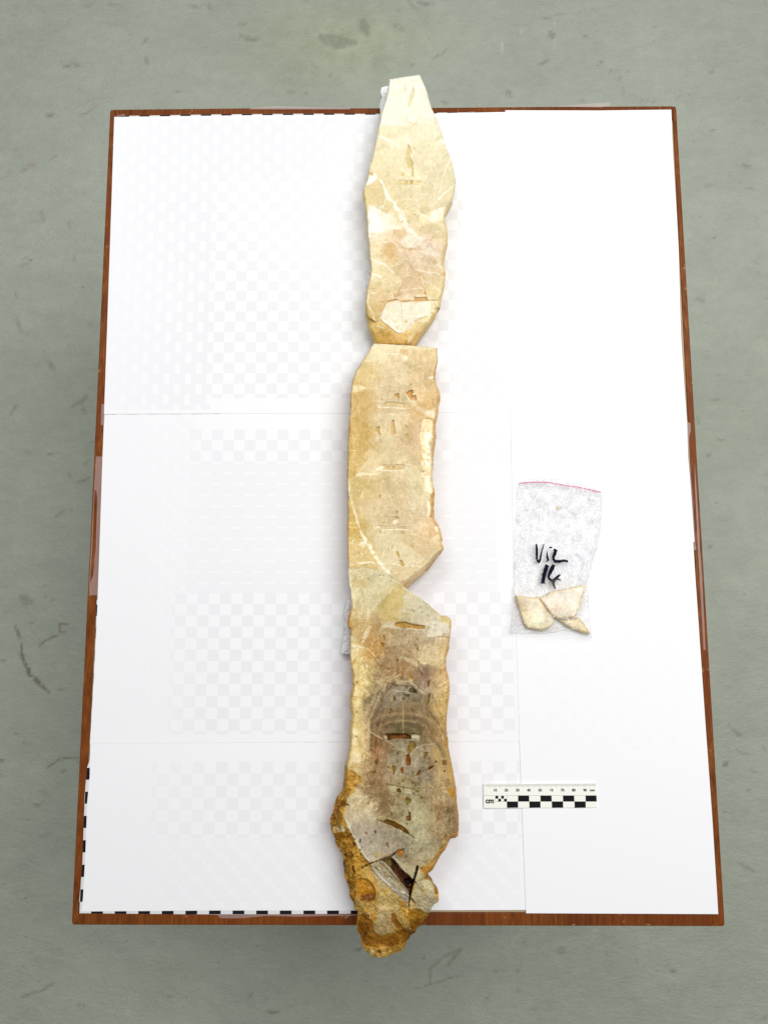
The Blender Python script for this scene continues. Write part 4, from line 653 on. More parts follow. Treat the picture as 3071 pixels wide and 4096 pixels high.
    # lower half (second close-up)
    cv.fill(Z4(1090, 0, 1198, 0, 1196, 130, 1180, 200, 1130, 180, 1105, 110), (252, 240, 200), .9, 5, 5, g=.95, tex=.5, h=-.0006, part='broken_flank'); cv.fill(Z4(1125, 285, 1150, 280, 1165, 340, 1160, 430, 1140, 480, 1135, 360), (248, 232, 190), .85, 4, 3, g=.9, h=-.0006, part='broken_flank')
    cv.fill(Z4(1165, 210, 1213, 180, 1205, 350, 1210, 480, 1160, 480, 1165, 360, 1150, 290), (204, 150, 76), .8, 7, 4); cv.fill(Z4(1195, 100, 1215, 170, 1205, 270, 1150, 280, 1180, 230), (208, 156, 82), .8, 5, 3)
    cv.fill(Z4(1205, 575, 1250, 570, 1275, 620, 1250, 640, 1220, 620), (255, 244, 200), .9, 7, 5, g=.9); cv.line(Z4(1150, 480, 1200, 500, 1250, 550, 1290, 660), [4, 5, 4, 4], (236, 206, 148), .8, 3)
    cv.fill(Z4(1190, 690, 1240, 650, 1295, 690, 1280, 760, 1240, 770, 1190, 740), (232, 216, 168), .75, 5, 4); cv.line(Z4(1285, 700, 1305, 790, 1300, 830), 5, (222, 170, 90), .7)
    cv.line(Z4(260, 60, 268, 200, 300, 350, 350, 500, 372, 590, 430, 700, 500, 800, 540, 880, 600, 970, 700, 1080), [3, 5, 8, 8, 8, 14, 13, 12, 16, 12], (248, 242, 214), .92, 5, h=.0002)
    cv.fill(Z4(268, 200, 330, 450, 372, 600, 420, 700, 245, 720, 243, 560, 250, 450, 262, 380, 245, 320), (202, 168, 92), .55, 8, 4, part='side_band'); cv.fill(Z4(255, 528, 345, 525, 385, 600, 255, 598), (212, 178, 100), .6, 3, 2)
    for a in ((248, 527, 345, 524), (275, 572, 350, 580), (246, 712, 290, 690, 330, 710, 420, 712), (246, 745, 300, 740, 330, 712), (260, 560, 280, 580)): cv.line(Z4(*a), 2.6, (240, 226, 168), .75, 3)
    cv.fill(Z4(400, 730, 440, 740, 450, 790, 410, 810, 380, 780), (250, 244, 216), .8, 6, 6); cv.fill(Z4(250, 760, 400, 740, 480, 820, 560, 960, 400, 960, 250, 1000), (214, 190, 126), .4, 12, 6)
    for i in range(46): x, y = r.uniform(1398, 1500), r.uniform(2170, 2270); cv.line([(x, y), (x + r.uniform(-18, 18), y + r.uniform(-14, 14))], [1, r.uniform(1.5, 5)], r.choice([CR, CR2, (226, 210, 158)]), .75, 6)
    cv.line(Z4(360, 965, 420, 970, 520, 960, 560, 990), [5, 7, 6, 4], (248, 242, 212), .85, 5); cv.line(Z4(270, 985, 320, 990), 4, CR2, .8); cv.line(Z4(640, 975, 760, 985, 860, 1010, 960, 1000, 1060, 1010), [3, 4, 4, 4, 5], (246, 240, 210), .8, 3); cv.line(Z4(560, 1010, 650, 1000, 820, 1010), 2, (206, 184, 130), .7, 2)
    cv.fill(Z4(600, 400, 720, 370, 860, 370, 940, 430, 980, 540, 560, 560), (204, 182, 136), .4, 18, 7); cv.fill(Z4(950, 320, 1000, 320, 1000, 390, 930, 380), (226, 214, 174), .6, 14, 6); cv.fill(Z4(870, 20, 960, 10, 1000, 120, 920, 200, 880, 140), (220, 208, 164), .5, 18, 8)
    for x, y, a, b, t, c, p in [(600, 240, 5, 10, 0, (190, 160, 104), 1), (740, 250, 4, 6, .5, (186, 156, 104), 0), (897, 135, 3.4, 3.4, 0, (158, 126, 84), 0), (790, 415, 6, 8, .2, (168, 142, 92), 1), (785, 470, 9, 6, .1, (170, 144, 94), 1), (665, 458, 6, 7, .2, (186, 160, 108), 1), (700, 370, 4, 5, .4, (196, 172, 124), 0), (838, 372, 5, 6, 0, (192, 166, 112), 0), (900, 310, 3, 7, .3, (190, 166, 122), 0), (935, 395, 3, 6, -.4, (176, 148, 104), 0), (960, 430, 6, 4, .4, (180, 152, 108), 0), (645, 525, 4, 5, 0, (184, 158, 104), 0), (800, 548, 5, 4, 0, (176, 148, 94), 0), (602, 630, 5, 9, 0, (194, 170, 110), 1), (660, 640, 3.5, 6, .3, (202, 180, 128), 0), (850, 640, 9, 7, 0, (202, 178, 122), 1), (955, 795, 7, 6, -.2, (192, 168, 110), 1), (905, 900, 4, 9, -.2, (196, 176, 120), 0), (742, 800, 3.5, 8, .2, (192, 168, 112), 0), (695, 830, 3, 9, 0, (200, 176, 118), 0), (540, 885, 3, 6, .3, (196, 170, 112), 0), (785, 68, 2.6, 2.6, 0, (160, 130, 84), 0), (643, 60, 3, 3, 0, (196, 170, 118), 0), (866, 92, 3, 3, 0, (190, 164, 114), 0), (670, 915, 2.6, 2.6, 0, (190, 160, 104), 0), (1080, 745, 2.5, 4, 0, (186, 158, 104), 0)]:
        cv.pit(*Z4(x, y)[0], a, b, t, c, .85, .0014 if p else .0006, (234, 222, 184), 'growth_void' if p else None)
    cv.fill(Z4(745, 505, 790, 485, 808, 520, 780, 545, 745, 535), (240, 230, 202), .85, 6, 4); cv.line(Z4(600, 455, 700, 440, 790, 440), 2.2, (240, 228, 188), .7, 2)
    cv.fill(Z4(560, 562, 720, 572, 880, 570, 870, 600, 620, 606), (204, 180, 130), .8, 3, 2, h=-.0008, part='growth_void'); cv.line(Z4(575, 607, 720, 605, 840, 602, 935, 608), [2, 4, 4, 2], (248, 242, 216), .9, 1.5); cv.line(Z4(620, 572, 760, 575, 880, 555, 990, 545), 2.4, (244, 236, 206), .8, 2); cv.fill(Z4(560, 570, 610, 565, 600, 590), CR, .8, 3, 2)
    cv.fill(Z4(785, 840, 810, 850, 822, 900, 810, 915, 785, 870), (188, 158, 78), .9, 3, 2, h=-.0014, part='growth_void'); cv.fill(Z4(820, 950, 850, 940, 862, 970, 870, 1015, 840, 1010), (190, 156, 76), .9, 3, 2, h=-.0014, part='growth_void')
    cv.fill(Z4(800, 670, 920, 650, 1100, 710, 1280, 780, 1190, 870, 1120, 900, 980, 850, 850, 760), (206, 182, 132), .5, 10, 6); cv.line(Z4(870, 625, 960, 650, 1080, 690, 1180, 740, 1260, 765), [4, 6, 6, 6, 4], (228, 208, 162), .6, 5); cv.line(Z4(900, 690, 1000, 740, 1060, 780), [2, 3, 2], (238, 224, 182), .5, 3)
    cv.fill(Z4(800, 770, 880, 790, 1000, 860, 1100, 920, 1040, 1000, 880, 980, 820, 860), (226, 214, 174), .6, 10, 6); cv.line(Z4(1290, 800, 1180, 880, 1110, 960, 1020, 1040, 900, 1060, 720, 1090), [3, 4, 6, 6, 5, 4], (232, 214, 166), .7, 4)
    # sloping break at the lower right
    flank = Z4(1330, 810, 1270, 810, 1180, 890, 1110, 960, 1040, 1030, 960, 1090, 900, 1110, 800, 1190, 900, 1270, 1000, 1200, 1350, 900)
    k = inside(X, Y, flank); edge = Z4(1300, 800, 1180, 890, 1110, 960, 1040, 1030, 960, 1090, 800, 1190); dd = seg_dist(X, Y, edge)
    cv.names.append('lower_flank'); cv.part[k] = len(cv.names) - 1; cv.H -= np.where(k, sstep(0, 46, dd) * .012, 0)
    cv.C += np.where(k, 14 + fbm((X + Y) / 5, (X - Y) / 60, 1, 71, 4) * 46, 0)[..., None] * np.array([.9, 1, 1.1])  # streaked flank, lightened in colour because it slopes away from the lamps
    wisps(cv, r, (1400, 1400, 1760, 2300), 240, (246, 238, 210), (5, 30), (.7, 2), (.3, .75), (1.0, .9)); wisps(cv, r, (1400, 1400, 1760, 2300), 200, (172, 142, 92), (4, 20), (.7, 1.7), (.25, .55), (1.1, .9)); texture(cv, 161, 6, 4, 4, .4); cv.C += np.array([18, 15, 15.]); mask = inside(X + cv.wx * 1.5, Y + cv.wy * 1.5, P2)
    def ins(c): return 6 + 12 * ((c.X > 1700) * sstep(1440, 1560, c.Y)) + 5 * fbm(c.X, c.Y, 40, 6, 3) - 5 * (c.Y < 1395) - 5 * ((c.Y > 2262) * (c.X < 1640))
    d, t = edge_profile(cv, P2, mask, ins, .005, 66, None)
    rimm = t * ((X > 1700) | (X < 1440)); cv.C += (sstep(.05, .8, rimm) * .55 * np.clip(.8 + cv.fine * 1.2, .2, 1.2))[..., None] * (np.array([196, 146, 74]) - cv.C)
    cv.names.append('natural_rind'); cv.part[(t > .25) & ~k & (cv.part == 0)] = len(cv.names) - 1
    root = tag(empty('stone_piece', U(1570, 1850, .006)), 'middle tan stone slab with straight cut top edge and bright broken right side', 'stone', 'cut pieces of the long stone')
    build_from(cv, mask, .034, STONE, root, .0045, GAIN, (200, 156, 84), 'natural_rind'); return root
middle_stone()

def lower_stone():
    cv = Canvas(1310, 2262, 1848, 3842, 2); r = random.Random(12); X, Y = cv.X, cv.Y
    cv.base([(1430, 2320, (222, 205, 156)), (1530, 2330, (222, 210, 168)), (1480, 2420, (222, 206, 160)), (1570, 2400, (205, 180, 112)), (1560, 2440, (205, 180, 112)), (1640, 2420, (212, 198, 158)), (1700, 2440, (216, 204, 168)), (1440, 2500, (206, 176, 118)), (1520, 2490, (196, 166, 116)), (1600, 2550, (190, 168, 132)), (1740, 2520, (228, 213, 186)), (1420, 2600, (233, 218, 176)),
        (1475, 2590, (192, 152, 92)), (1580, 2620, (166, 142, 110)), (1560, 2680, (160, 132, 98)), (1700, 2560, (190, 168, 134)), (1700, 2620, (202, 184, 148)), (1760, 2600, (224, 198, 152)), (1420, 2750, (230, 211, 162)), (1470, 2720, (214, 196, 148)), (1510, 2740, (154, 138, 112)), (1600, 2690, (166, 136, 98)), (1700, 2700, (150, 128, 108)), (1770, 2720, (210, 184, 144)), (1600, 2770, (152, 146, 134)), (1530, 2800, (140, 128, 112)), (1690, 2780, (162, 150, 130)),
        (1420, 2860, (228, 208, 158)), (1490, 2850, (150, 132, 110)), (1600, 2840, (156, 134, 104)), (1700, 2850, (160, 138, 106)), (1770, 2830, (208, 182, 130)), (1610, 2900, (116, 104, 80)), (1660, 2905, (128, 114, 88)), (1530, 2920, (140, 116, 90)), (1750, 2930, (178, 152, 108)), (1430, 2980, (220, 202, 154)), (1500, 2980, (160, 124, 92)), (1600, 3000, (154, 144, 122)), (1680, 3000, (156, 142, 122)), (1760, 3010, (178, 156, 114)),
        (1420, 3080, (206, 184, 140)), (1490, 3090, (150, 124, 92)), (1600, 3080, (162, 150, 130)), (1700, 3080, (150, 138, 122)), (1770, 3100, (176, 152, 116)), (1540, 3180, (140, 118, 88)), (1600, 3150, (166, 152, 120)), (1640, 3200, (166, 158, 132)), (1730, 3200, (156, 140, 112)), (1450, 3250, (200, 186, 158)), (1550, 3270, (156, 140, 112)), (1660, 3260, (176, 170, 144)), (1760, 3200, (176, 156, 124)), (1790, 3260, (144, 124, 98)), (1740, 3300, (170, 156, 124)),
        (1450, 3350, (176, 166, 154)), (1560, 3360, (154, 142, 128)), (1660, 3320, (172, 167, 144)), (1780, 3320, (146, 124, 94)), (1480, 3420, (188, 180, 168)), (1600, 3400, (152, 144, 128)), (1700, 3400, (166, 158, 136)), (1650, 3470, (172, 160, 134)), (1730, 3440, (170, 156, 124)), (1690, 3500, (166, 156, 132)), (1720, 3600, (196, 186, 154)), (1560, 3600, (176, 146, 88)), (1500, 3600, (186, 162, 112)), (1560, 3700, (182, 160, 116))], 30, 26)
    shards(cv, 25, 50, 8, .3); texture(cv, 81, 9, 14, 8, .1); facets(cv, r, (1400, 2300, 1800, 2600), 80, (16, 60), 15); facets(cv, r, (1400, 2600, 1820, 3480), 260, (12, 60), 17)
    wisps(cv, r, (1400, 2640, 1480, 3060), 170, (242, 230, 198), (8, 40), (1.5, 6), (.25, .75), (1.5, .5)); wisps(cv, r, (1400, 2640, 1470, 3060), 60, (186, 150, 96), (6, 30), (1, 3), (.2, .5), (.3, .6))
    wisps(cv, r, (1500, 2520, 1790, 3440), 300, (214, 206, 184), (6, 44), (1, 4), (.12, .45), (1.2, .7)); wisps(cv, r, (1480, 2520, 1800, 3440), 240, (112, 86, 54), (5, 30), (1, 3), (.12, .45), (1.2, .6)); wisps(cv, r, (1740, 2560, 1795, 3000), 70, (236, 214, 168), (6, 34), (1.5, 5), (.2, .6), (1.5, .3))
    # upper wedge
    cv.line(Z4(255, 1060, 350, 1045, 480, 1035, 600, 1080, 720, 1130, 830, 1210), [3, 4, 3, 3, 2, 2], (236, 226, 186), .7, 3)
    cv.line(Z4(265, 1060, 275, 1150, 290, 1240, 285, 1250), [6, 10, 9, 5], (240, 232, 196), .75, 5); cv.fill(Z4(290, 1270, 340, 1290, 330, 1400, 300, 1480, 285, 1400), (238, 226, 186), .6, 9, 6); cv.line(Z4(285, 1255, 380, 1250, 440, 1270), 2.6, (240, 230, 192), .7, 3)
    cv.fill(Z4(350, 1180, 430, 1160, 460, 1240, 400, 1260, 350, 1230), (220, 188, 126), .5, 20, 8); cv.fill(Z4(460, 1180, 640, 1120, 760, 1160, 800, 1200, 640, 1380, 520, 1500, 430, 1440), (229, 216, 172), .4, 18, 8)
    cv.fill(Z4(800, 1200, 860, 1250, 880, 1420, 790, 1520, 640, 1600, 560, 1560, 660, 1400), (214, 190, 124), .7, 14, 5); cv.line(Z4(800, 1215, 690, 1310, 600, 1400, 520, 1480, 470, 1560), 4, (234, 222, 182), .5, 3); cv.line(Z4(800, 1210, 802, 1300, 798, 1420), 2, (230, 212, 158), .6, 1.5); cv.line(Z4(500, 1240, 440, 1430), 2, (234, 220, 176), .5)
    for x, y, a, b, t in [(385, 1128, 2.6, 1.8, 0), (480, 1145, 3, 1.6, .3), (720, 1170, 4.5, 1.8, -.5), (735, 1142, 2.6, 1.4, .2), (605, 1105, 5, 2, .2), (640, 1110, 4, 1.6, 0)]: cv.pit(*Z4(x, y)[0], a, b, t, (134, 112, 78), .8, .0005)
    cv.fill(Z4(870, 1270, 960, 1300, 1100, 1400, 1280, 1560, 1200, 1620, 1000, 1560, 850, 1500), (218, 208, 174), .55, 12, 6); cv.line(Z4(880, 1262, 980, 1310, 1080, 1370, 1190, 1470, 1275, 1560), [2, 3, 3, 4, 4], (238, 232, 206), .8, 3); cv.line(Z4(1080, 1395, 1130, 1430), 3, (130, 128, 110), .6)
    for x, y, a, b, t in [(880, 1290, 3, 6, .2), (870, 1325, 4, 3, .2), (970, 1505, 10, 6, .4), (1050, 1465, 3, 5, 0), (985, 1450, 2.5, 6, 0), (1070, 1520, 4, 7, .3), (1130, 1560, 5, 4, .5), (1000, 1600, 3, 3, 0)]: cv.pit(*Z4(x, y)[0], a, b, t, (188, 172, 118), .7, .0008, (232, 226, 196))
    cv.line(Z4(800, 1510, 870, 1500, 950, 1510), [3, 4, 2], (236, 226, 190), .6)
    cv.fill(Z5(245, 130, 290, 140, 280, 200, 330, 340, 270, 330, 240, 290, 235, 230), (206, 156, 76), .85, 6, 4); cv.line(Z5(290, 200, 440, 205), 3, (236, 222, 190), .6); cv.line(Z5(360, 130, 410, 155), 3, (244, 238, 214), .8, 2)
    cv.fill(Z5(470, 300, 540, 250, 600, 290, 560, 380, 500, 500, 440, 480), (196, 154, 96), .6, 10, 6); cv.fill(Z5(480, 290, 510, 290, 480, 380, 430, 470, 400, 470, 430, 370), (236, 224, 186), .75, 5, 4); cv.line(Z5(570, 180, 590, 230, 610, 280), [2, 3, 2], (134, 96, 56), .7, 3)
    cv.fill(Z5(500, 140, 580, 160, 600, 260, 560, 280, 500, 260), (190, 156, 112), .5, 14, 8)
    cv.fill(Z5(1270, 170, 1380, 195, 1398, 230, 1390, 330, 1340, 280, 1260, 230), (222, 196, 128), .8, 7, 6, part='surface_bump'); cv.fill(Z5(1140, 290, 1180, 230, 1270, 230, 1360, 270, 1380, 320, 1330, 370, 1220, 410, 1120, 410), (238, 226, 202), .85, 5, 5, h=.0004, part='calcite_plate'); cv.line(Z5(1380, 320, 1320, 370, 1270, 400), 2, CR, .7)
    # first cavity line
    cv.fill(Z5(770, 255, 880, 245, 1010, 275, 1100, 290, 1090, 318, 960, 318, 880, 305, 790, 292, 760, 280), (184, 140, 62), .92, 3, 3, h=-.0022, part='growth_void'); cv.line(Z5(690, 240, 860, 240, 980, 265, 1110, 285), [2, 3, 3, 2], (176, 144, 80), .7, 2); cv.fill(Z5(640, 270, 700, 235, 780, 240, 760, 290, 860, 320, 700, 300, 620, 330), (226, 214, 184), .8, 6, 5); cv.line(Z5(900, 318, 1000, 322, 1110, 330), [4, 5, 3], (238, 230, 206), .8, 3)
    cv.line(Z5(1145, 290, 1130, 350, 1110, 400), 8, (206, 184, 134), .6)
    cv.line(Z5(700, 230, 620, 320, 560, 420, 510, 520), [4, 5, 5, 3], (222, 202, 156), .7, 4)
    for x, y, a, b, t, c, p in [(650, 420, 3, 13, -.1, (168, 128, 52), 1), (635, 493, 7, 7, 0, (160, 118, 44), 1), (722, 355, 5, 8, 0, (186, 158, 114), 0), (850, 350, 4, 5, .2, (176, 144, 100), 0), (825, 410, 6, 4, .5, (180, 150, 100), 0), (885, 393, 7, 5, .2, (172, 140, 92), 0), (770, 420, 5, 3, 0, (180, 148, 100), 0), (930, 370, 4, 8, 0, (190, 166, 122), 0), (680, 530, 3, 7, .1, (180, 110, 90), 0), (845, 500, 5, 3, .2, (166, 136, 96), 0), (580, 650, 4, 8, -.5, (150, 108, 62), 1), (620, 725, 3, 4, 0, (120, 78, 36), 0), (800, 668, 4, 5, .4, (150, 112, 40), 1), (865, 655, 6, 4, .2, (160, 128, 92), 0), (930, 572, 2.5, 2.5, 0, (140, 98, 56), 0), (1028, 695, 2.6, 8, -.1, (130, 98, 44), 0), (1022, 545, 3, 9, -.5, (142, 110, 70), 0), (1000, 505, 3, 8, -.6, (150, 118, 80), 0), (1065, 815, 2.4, 9, -.3, (128, 94, 52), 0), (1035, 770, 2.5, 10, -.4, (138, 104, 62), 0),
            (955, 857, 5, 9, -.4, (184, 136, 40), 1), (1142, 925, 4, 13, .05, (132, 78, 20), 1), (895, 968, 4, 5, 0, (84, 50, 20), 1), (765, 1092, 4, 9, -.05, (140, 104, 20), 1), (860, 1098, 5, 8, .3, (134, 112, 66), 1), (1145, 1060, 4, 10, .1, (120, 74, 20), 1), (1135, 1125, 5, 13, .3, (138, 104, 30), 1), (720, 1238, 5, 13, .35, (150, 104, 24), 1), (960, 1220, 5, 6, -.5, (168, 124, 56), 1), (685, 980, 3, 8, 0, (118, 104, 76), 0), (1020, 435, 2.6, 7, -.2, (168, 138, 96), 0), (700, 770, 2.5, 4, 0, (140, 100, 60), 0), (810, 770, 3, 5, 0, (140, 104, 66), 0), (560, 1275, 3, 3, 0, (96, 76, 60), 0), (1210, 280, 4, 5, 0, (204, 182, 140), 0), (590, 880, 8, 5, .2, (120, 98, 70), 0), (350, 910, 4, 6, 0, (160, 124, 78), 0), (345, 1510, 5, 5, 0, (120, 88, 50), 0), (345, 1240, 4, 4, 0, (150, 116, 70), 0)]:
        cv.pit(*Z5(x, y)[0], a, b, t, c, .9, .002 if p else .0007, (206, 190, 156) if p else None, 'growth_void' if p else None)
    for i in range(30): cv.pit(r.uniform(1490, 1560), r.uniform(2700, 2790), r.uniform(1.5, 4), r.uniform(2, 5), r.uniform(0, 3), r.choice([(118, 100, 76), (176, 160, 132)]), .6, .0006)
    cv.line(Z5(780, 500, 860, 550, 960, 610, 1060, 670), [2, 3, 3, 5], (208, 190, 156), .55, 3); cv.fill(Z5(830, 620, 960, 640, 1040, 700, 1010, 740, 900, 680, 830, 640), (214, 204, 180), .6, 8, 6)
    cv.line(Z5(1310, 660, 1270, 710, 1180, 710, 1060, 690), [3, 5, 6, 5], (226, 214, 180), .75, 4); cv.line(Z5(1200, 500, 1250, 560, 1310, 660), [2, 3, 4], (222, 206, 170), .7, 3); cv.line(Z5(1210, 500, 1130, 560, 1070, 640), [2, 3, 2], (216, 200, 164), .5, 3); cv.fill(Z5(1130, 540, 1210, 500, 1300, 650, 1260, 700, 1080, 680), (212, 198, 166), .5, 6, 4)
    cv.line(Z5(1250, 408, 1385, 415), [3, 4], (176, 120, 56), .8, 2, h=-.0008); cv.fill(Z5(1240, 430, 1370, 430, 1345, 560, 1310, 620, 1230, 520), (220, 194, 148), .5, 8, 5)
    cv.fill(Z5(1060, 710, 1130, 700, 1150, 800, 1150, 980, 1110, 980, 1080, 860), (128, 106, 92), .6, 14, 8); cv.line(Z5(1250, 960, 1340, 900), [2, 8], (238, 226, 196), .6, 6); cv.line(Z5(1130, 970, 1160, 1010, 1250, 990), 3, (224, 208, 172), .5)
    cv.line(Z5(380, 520, 460, 530, 520, 580, 580, 650, 620, 720), [7, 6, 4, 3, 3], (236, 224, 186), .75, 4); cv.line(Z5(280, 470, 340, 510, 400, 525), [6, 9, 6], (240, 232, 200), .7, 6); cv.fill(Z5(400, 540, 480, 550, 520, 640, 420, 620), (198, 160, 92), .55, 8, 6); cv.fill(Z5(290, 700, 345, 630, 355, 690, 300, 720), (196, 158, 84), .7, 5, 4)
    cv.line(Z5(520, 740, 600, 790, 700, 860), [3, 4, 2], (198, 184, 152), .6, 3); cv.fill(Z5(560, 850, 640, 860, 620, 940, 570, 920), (206, 190, 162), .6, 7, 8)
    for y in (940, 1070, 1190): cv.line(Z5(280, y, 360, y - 3, 460, y + 8), [4, 4, 2], (196, 156, 90), .6, 4)
    # grey growth dome with curved bands
    cv.fill(Z5(470, 1640, 480, 1400, 560, 1180, 640, 1020, 740, 900, 860, 850, 1000, 900, 1110, 1050, 1200, 1250, 1260, 1450, 1300, 1650), (122, 106, 84), .38, 34, 8)
    dome = [Z5(470, 1658)[0], Z5(470, 1400)[0], Z5(530, 1200)[0], Z5(620, 1020)[0], Z5(720, 880)[0], Z5(820, 830)[0]]
    cv.line(dome, [6, 8, 8, 7, 6, 4], (202, 182, 142), .62, 7, soft=7); cv.line([(x - 16, y - 8) for x, y in dome], 8, (214, 196, 156), .4, 8, soft=9); cv.line([(x + 14, y + 10) for x, y in dome], 9, (108, 92, 72), .6, 6); cv.line([(x + 40, y + 26) for x, y in dome], 5, (190, 172, 140), .3, 6)
    rd = Z5(1040, 1110, 1150, 1230, 1220, 1330, 1290, 1430, 1345, 1560); cv.line(rd, [5, 7, 8, 7, 5], (106, 88, 66), .45, 5); cv.line(Z5(1080, 1240, 1140, 1400, 1220, 1560, 1290, 1658), [4, 7, 6, 4], (128, 94, 62), .6, 4); cv.line(Z5(1160, 1010, 1230, 1150, 1300, 1330, 1345, 1420), [4, 8, 8, 5], (150, 132, 96), .5, 6)
    for k in range(7):
        rx, ry = 118 - 13 * k, 78 - 10 * k; cv.line([(1612 + rx * math.cos(t), 2932 - ry + ry * .1 - ry * math.sin(t) * .55 + 34) for t in np.linspace(.1, math.pi - .1, 14)], 7, [(190, 164, 126), (98, 80, 56)][k % 2], .42, 6, soft=7)
    cv.fill(Z5(700, 1420, 780, 1370, 900, 1340, 1000, 1380, 1070, 1470, 860, 1475, 680, 1475), (104, 94, 66), .6, 9, 5); cv.line(Z5(860, 1140, 862, 1300, 862, 1480), [1.5, 3, 2.4], (226, 204, 160), .85, .6); cv.line(Z5(838, 1140, 836, 1470), 1.4, (190, 168, 126), .5, .5); cv.line(Z5(885, 1160, 888, 1470), 1.4, (190, 168, 126), .5, .5); cv.line(Z5(825, 620, 828, 720, 832, 860), 1.6, (206, 186, 146), .6, .5)
    cv.line(Z5(680, 920, 760, 935, 830, 950, 1000, 955), [3, 4, 3, 2], (96, 82, 60), .8, 2, h=-.0006); cv.fill(Z5(760, 975, 830, 960, 940, 970, 920, 1010, 780, 1010), (156, 146, 134), .8, 5, 5); cv.line(Z5(760, 1000, 860, 1012, 960, 1030), 3, (206, 202, 192), .8, 2); cv.fill(Z5(920, 1000, 960, 960, 1010, 1000, 1012, 1032, 930, 1025), (84, 74, 34), .92, 3, 3, h=-.002, part='growth_void'); cv.fill(Z5(875, 1045, 925, 1045, 925, 1070, 880, 1075), (96, 84, 48), .9, 3, 3, h=-.0016, part='growth_void'); cv.fill(Z5(790, 1060, 860, 1060, 850, 1120, 800, 1130), (168, 166, 152), .6, 8, 6); cv.fill(Z5(960, 1080, 1000, 1100, 1000, 1140, 960, 1130), (112, 102, 76), .7, 4, 4)
    cv.fill(Z5(760, 870, 830, 860, 880, 920, 800, 930), (198, 184, 158), .7, 8, 6); cv.line(Z5(860, 900, 930, 900, 1010, 960, 1100, 1040), [4, 5, 4, 3], (210, 206, 186), .7, 5); cv.fill(Z5(920, 870, 970, 880, 970, 940, 930, 930), (200, 182, 130), .7, 7, 5); cv.line(Z5(690, 890, 760, 850, 830, 820), 5, (198, 180, 144), .7, 4)
    cv.line(Z5(480, 1440, 560, 1500, 660, 1550), 2.4, (206, 188, 152), .7, 2)
    # main dark slot
    cv.fill(Z6(665, 95, 770, 100, 860, 98, 945, 112, 960, 150, 880, 160, 780, 150, 700, 165, 690, 130), (96, 60, 16), .95, 2.5, 3, h=-.004, part='growth_void'); cv.fill(Z6(740, 105, 900, 110, 870, 140, 750, 140), (140, 92, 30), .6, 5, 6); cv.line(Z6(660, 96, 860, 97, 1060, 97), [2, 3, 2], (92, 66, 36), .9, 1, h=-.001); cv.fill(Z6(950, 120, 1000, 105, 1050, 120, 1040, 160, 960, 150), (206, 204, 178), .85, 5, 5); cv.fill(Z6(640, 110, 680, 120, 690, 160, 650, 140), (198, 186, 160), .8, 5, 4); cv.line(Z6(700, 170, 800, 150, 940, 165, 1050, 178), [3, 5, 5, 3], (168, 164, 150), .8, 3)
    cv.line(Z6(480, 65, 600, 130, 720, 200, 820, 265, 880, 275), [2, 3, 3, 3, 2], (206, 190, 158), .75, 2); cv.line(Z6(745, 262, 820, 268, 885, 290), 2, (206, 194, 164), .7); cv.line(Z6(856, 185, 856, 300, 855, 440), [2.4, 2, 1.4], (212, 194, 154), .7, .5)
    cv.fill(Z6(730, 190, 850, 180, 900, 220, 900, 300, 790, 260), (160, 160, 140), .5, 14, 8)
    cv.fill(Z6(950, 180, 985, 185, 1000, 230, 970, 290, 930, 320, 905, 290, 920, 240), (138, 116, 52), .85, 5, 3, h=-.0018, part='growth_void'); cv.fill(Z6(890, 330, 935, 325, 935, 370, 945, 440, 905, 442, 885, 390), (140, 88, 22), .95, 3, 3, h=-.003, part='growth_void'); cv.line(Z6(935, 340, 970, 290, 1010, 250, 1100, 220, 1230, 205), [5, 5, 4, 3, 3], (204, 196, 168), .7, 3); cv.line(Z6(885, 290, 890, 360, 860, 430), 3, (200, 196, 180), .7, 2)
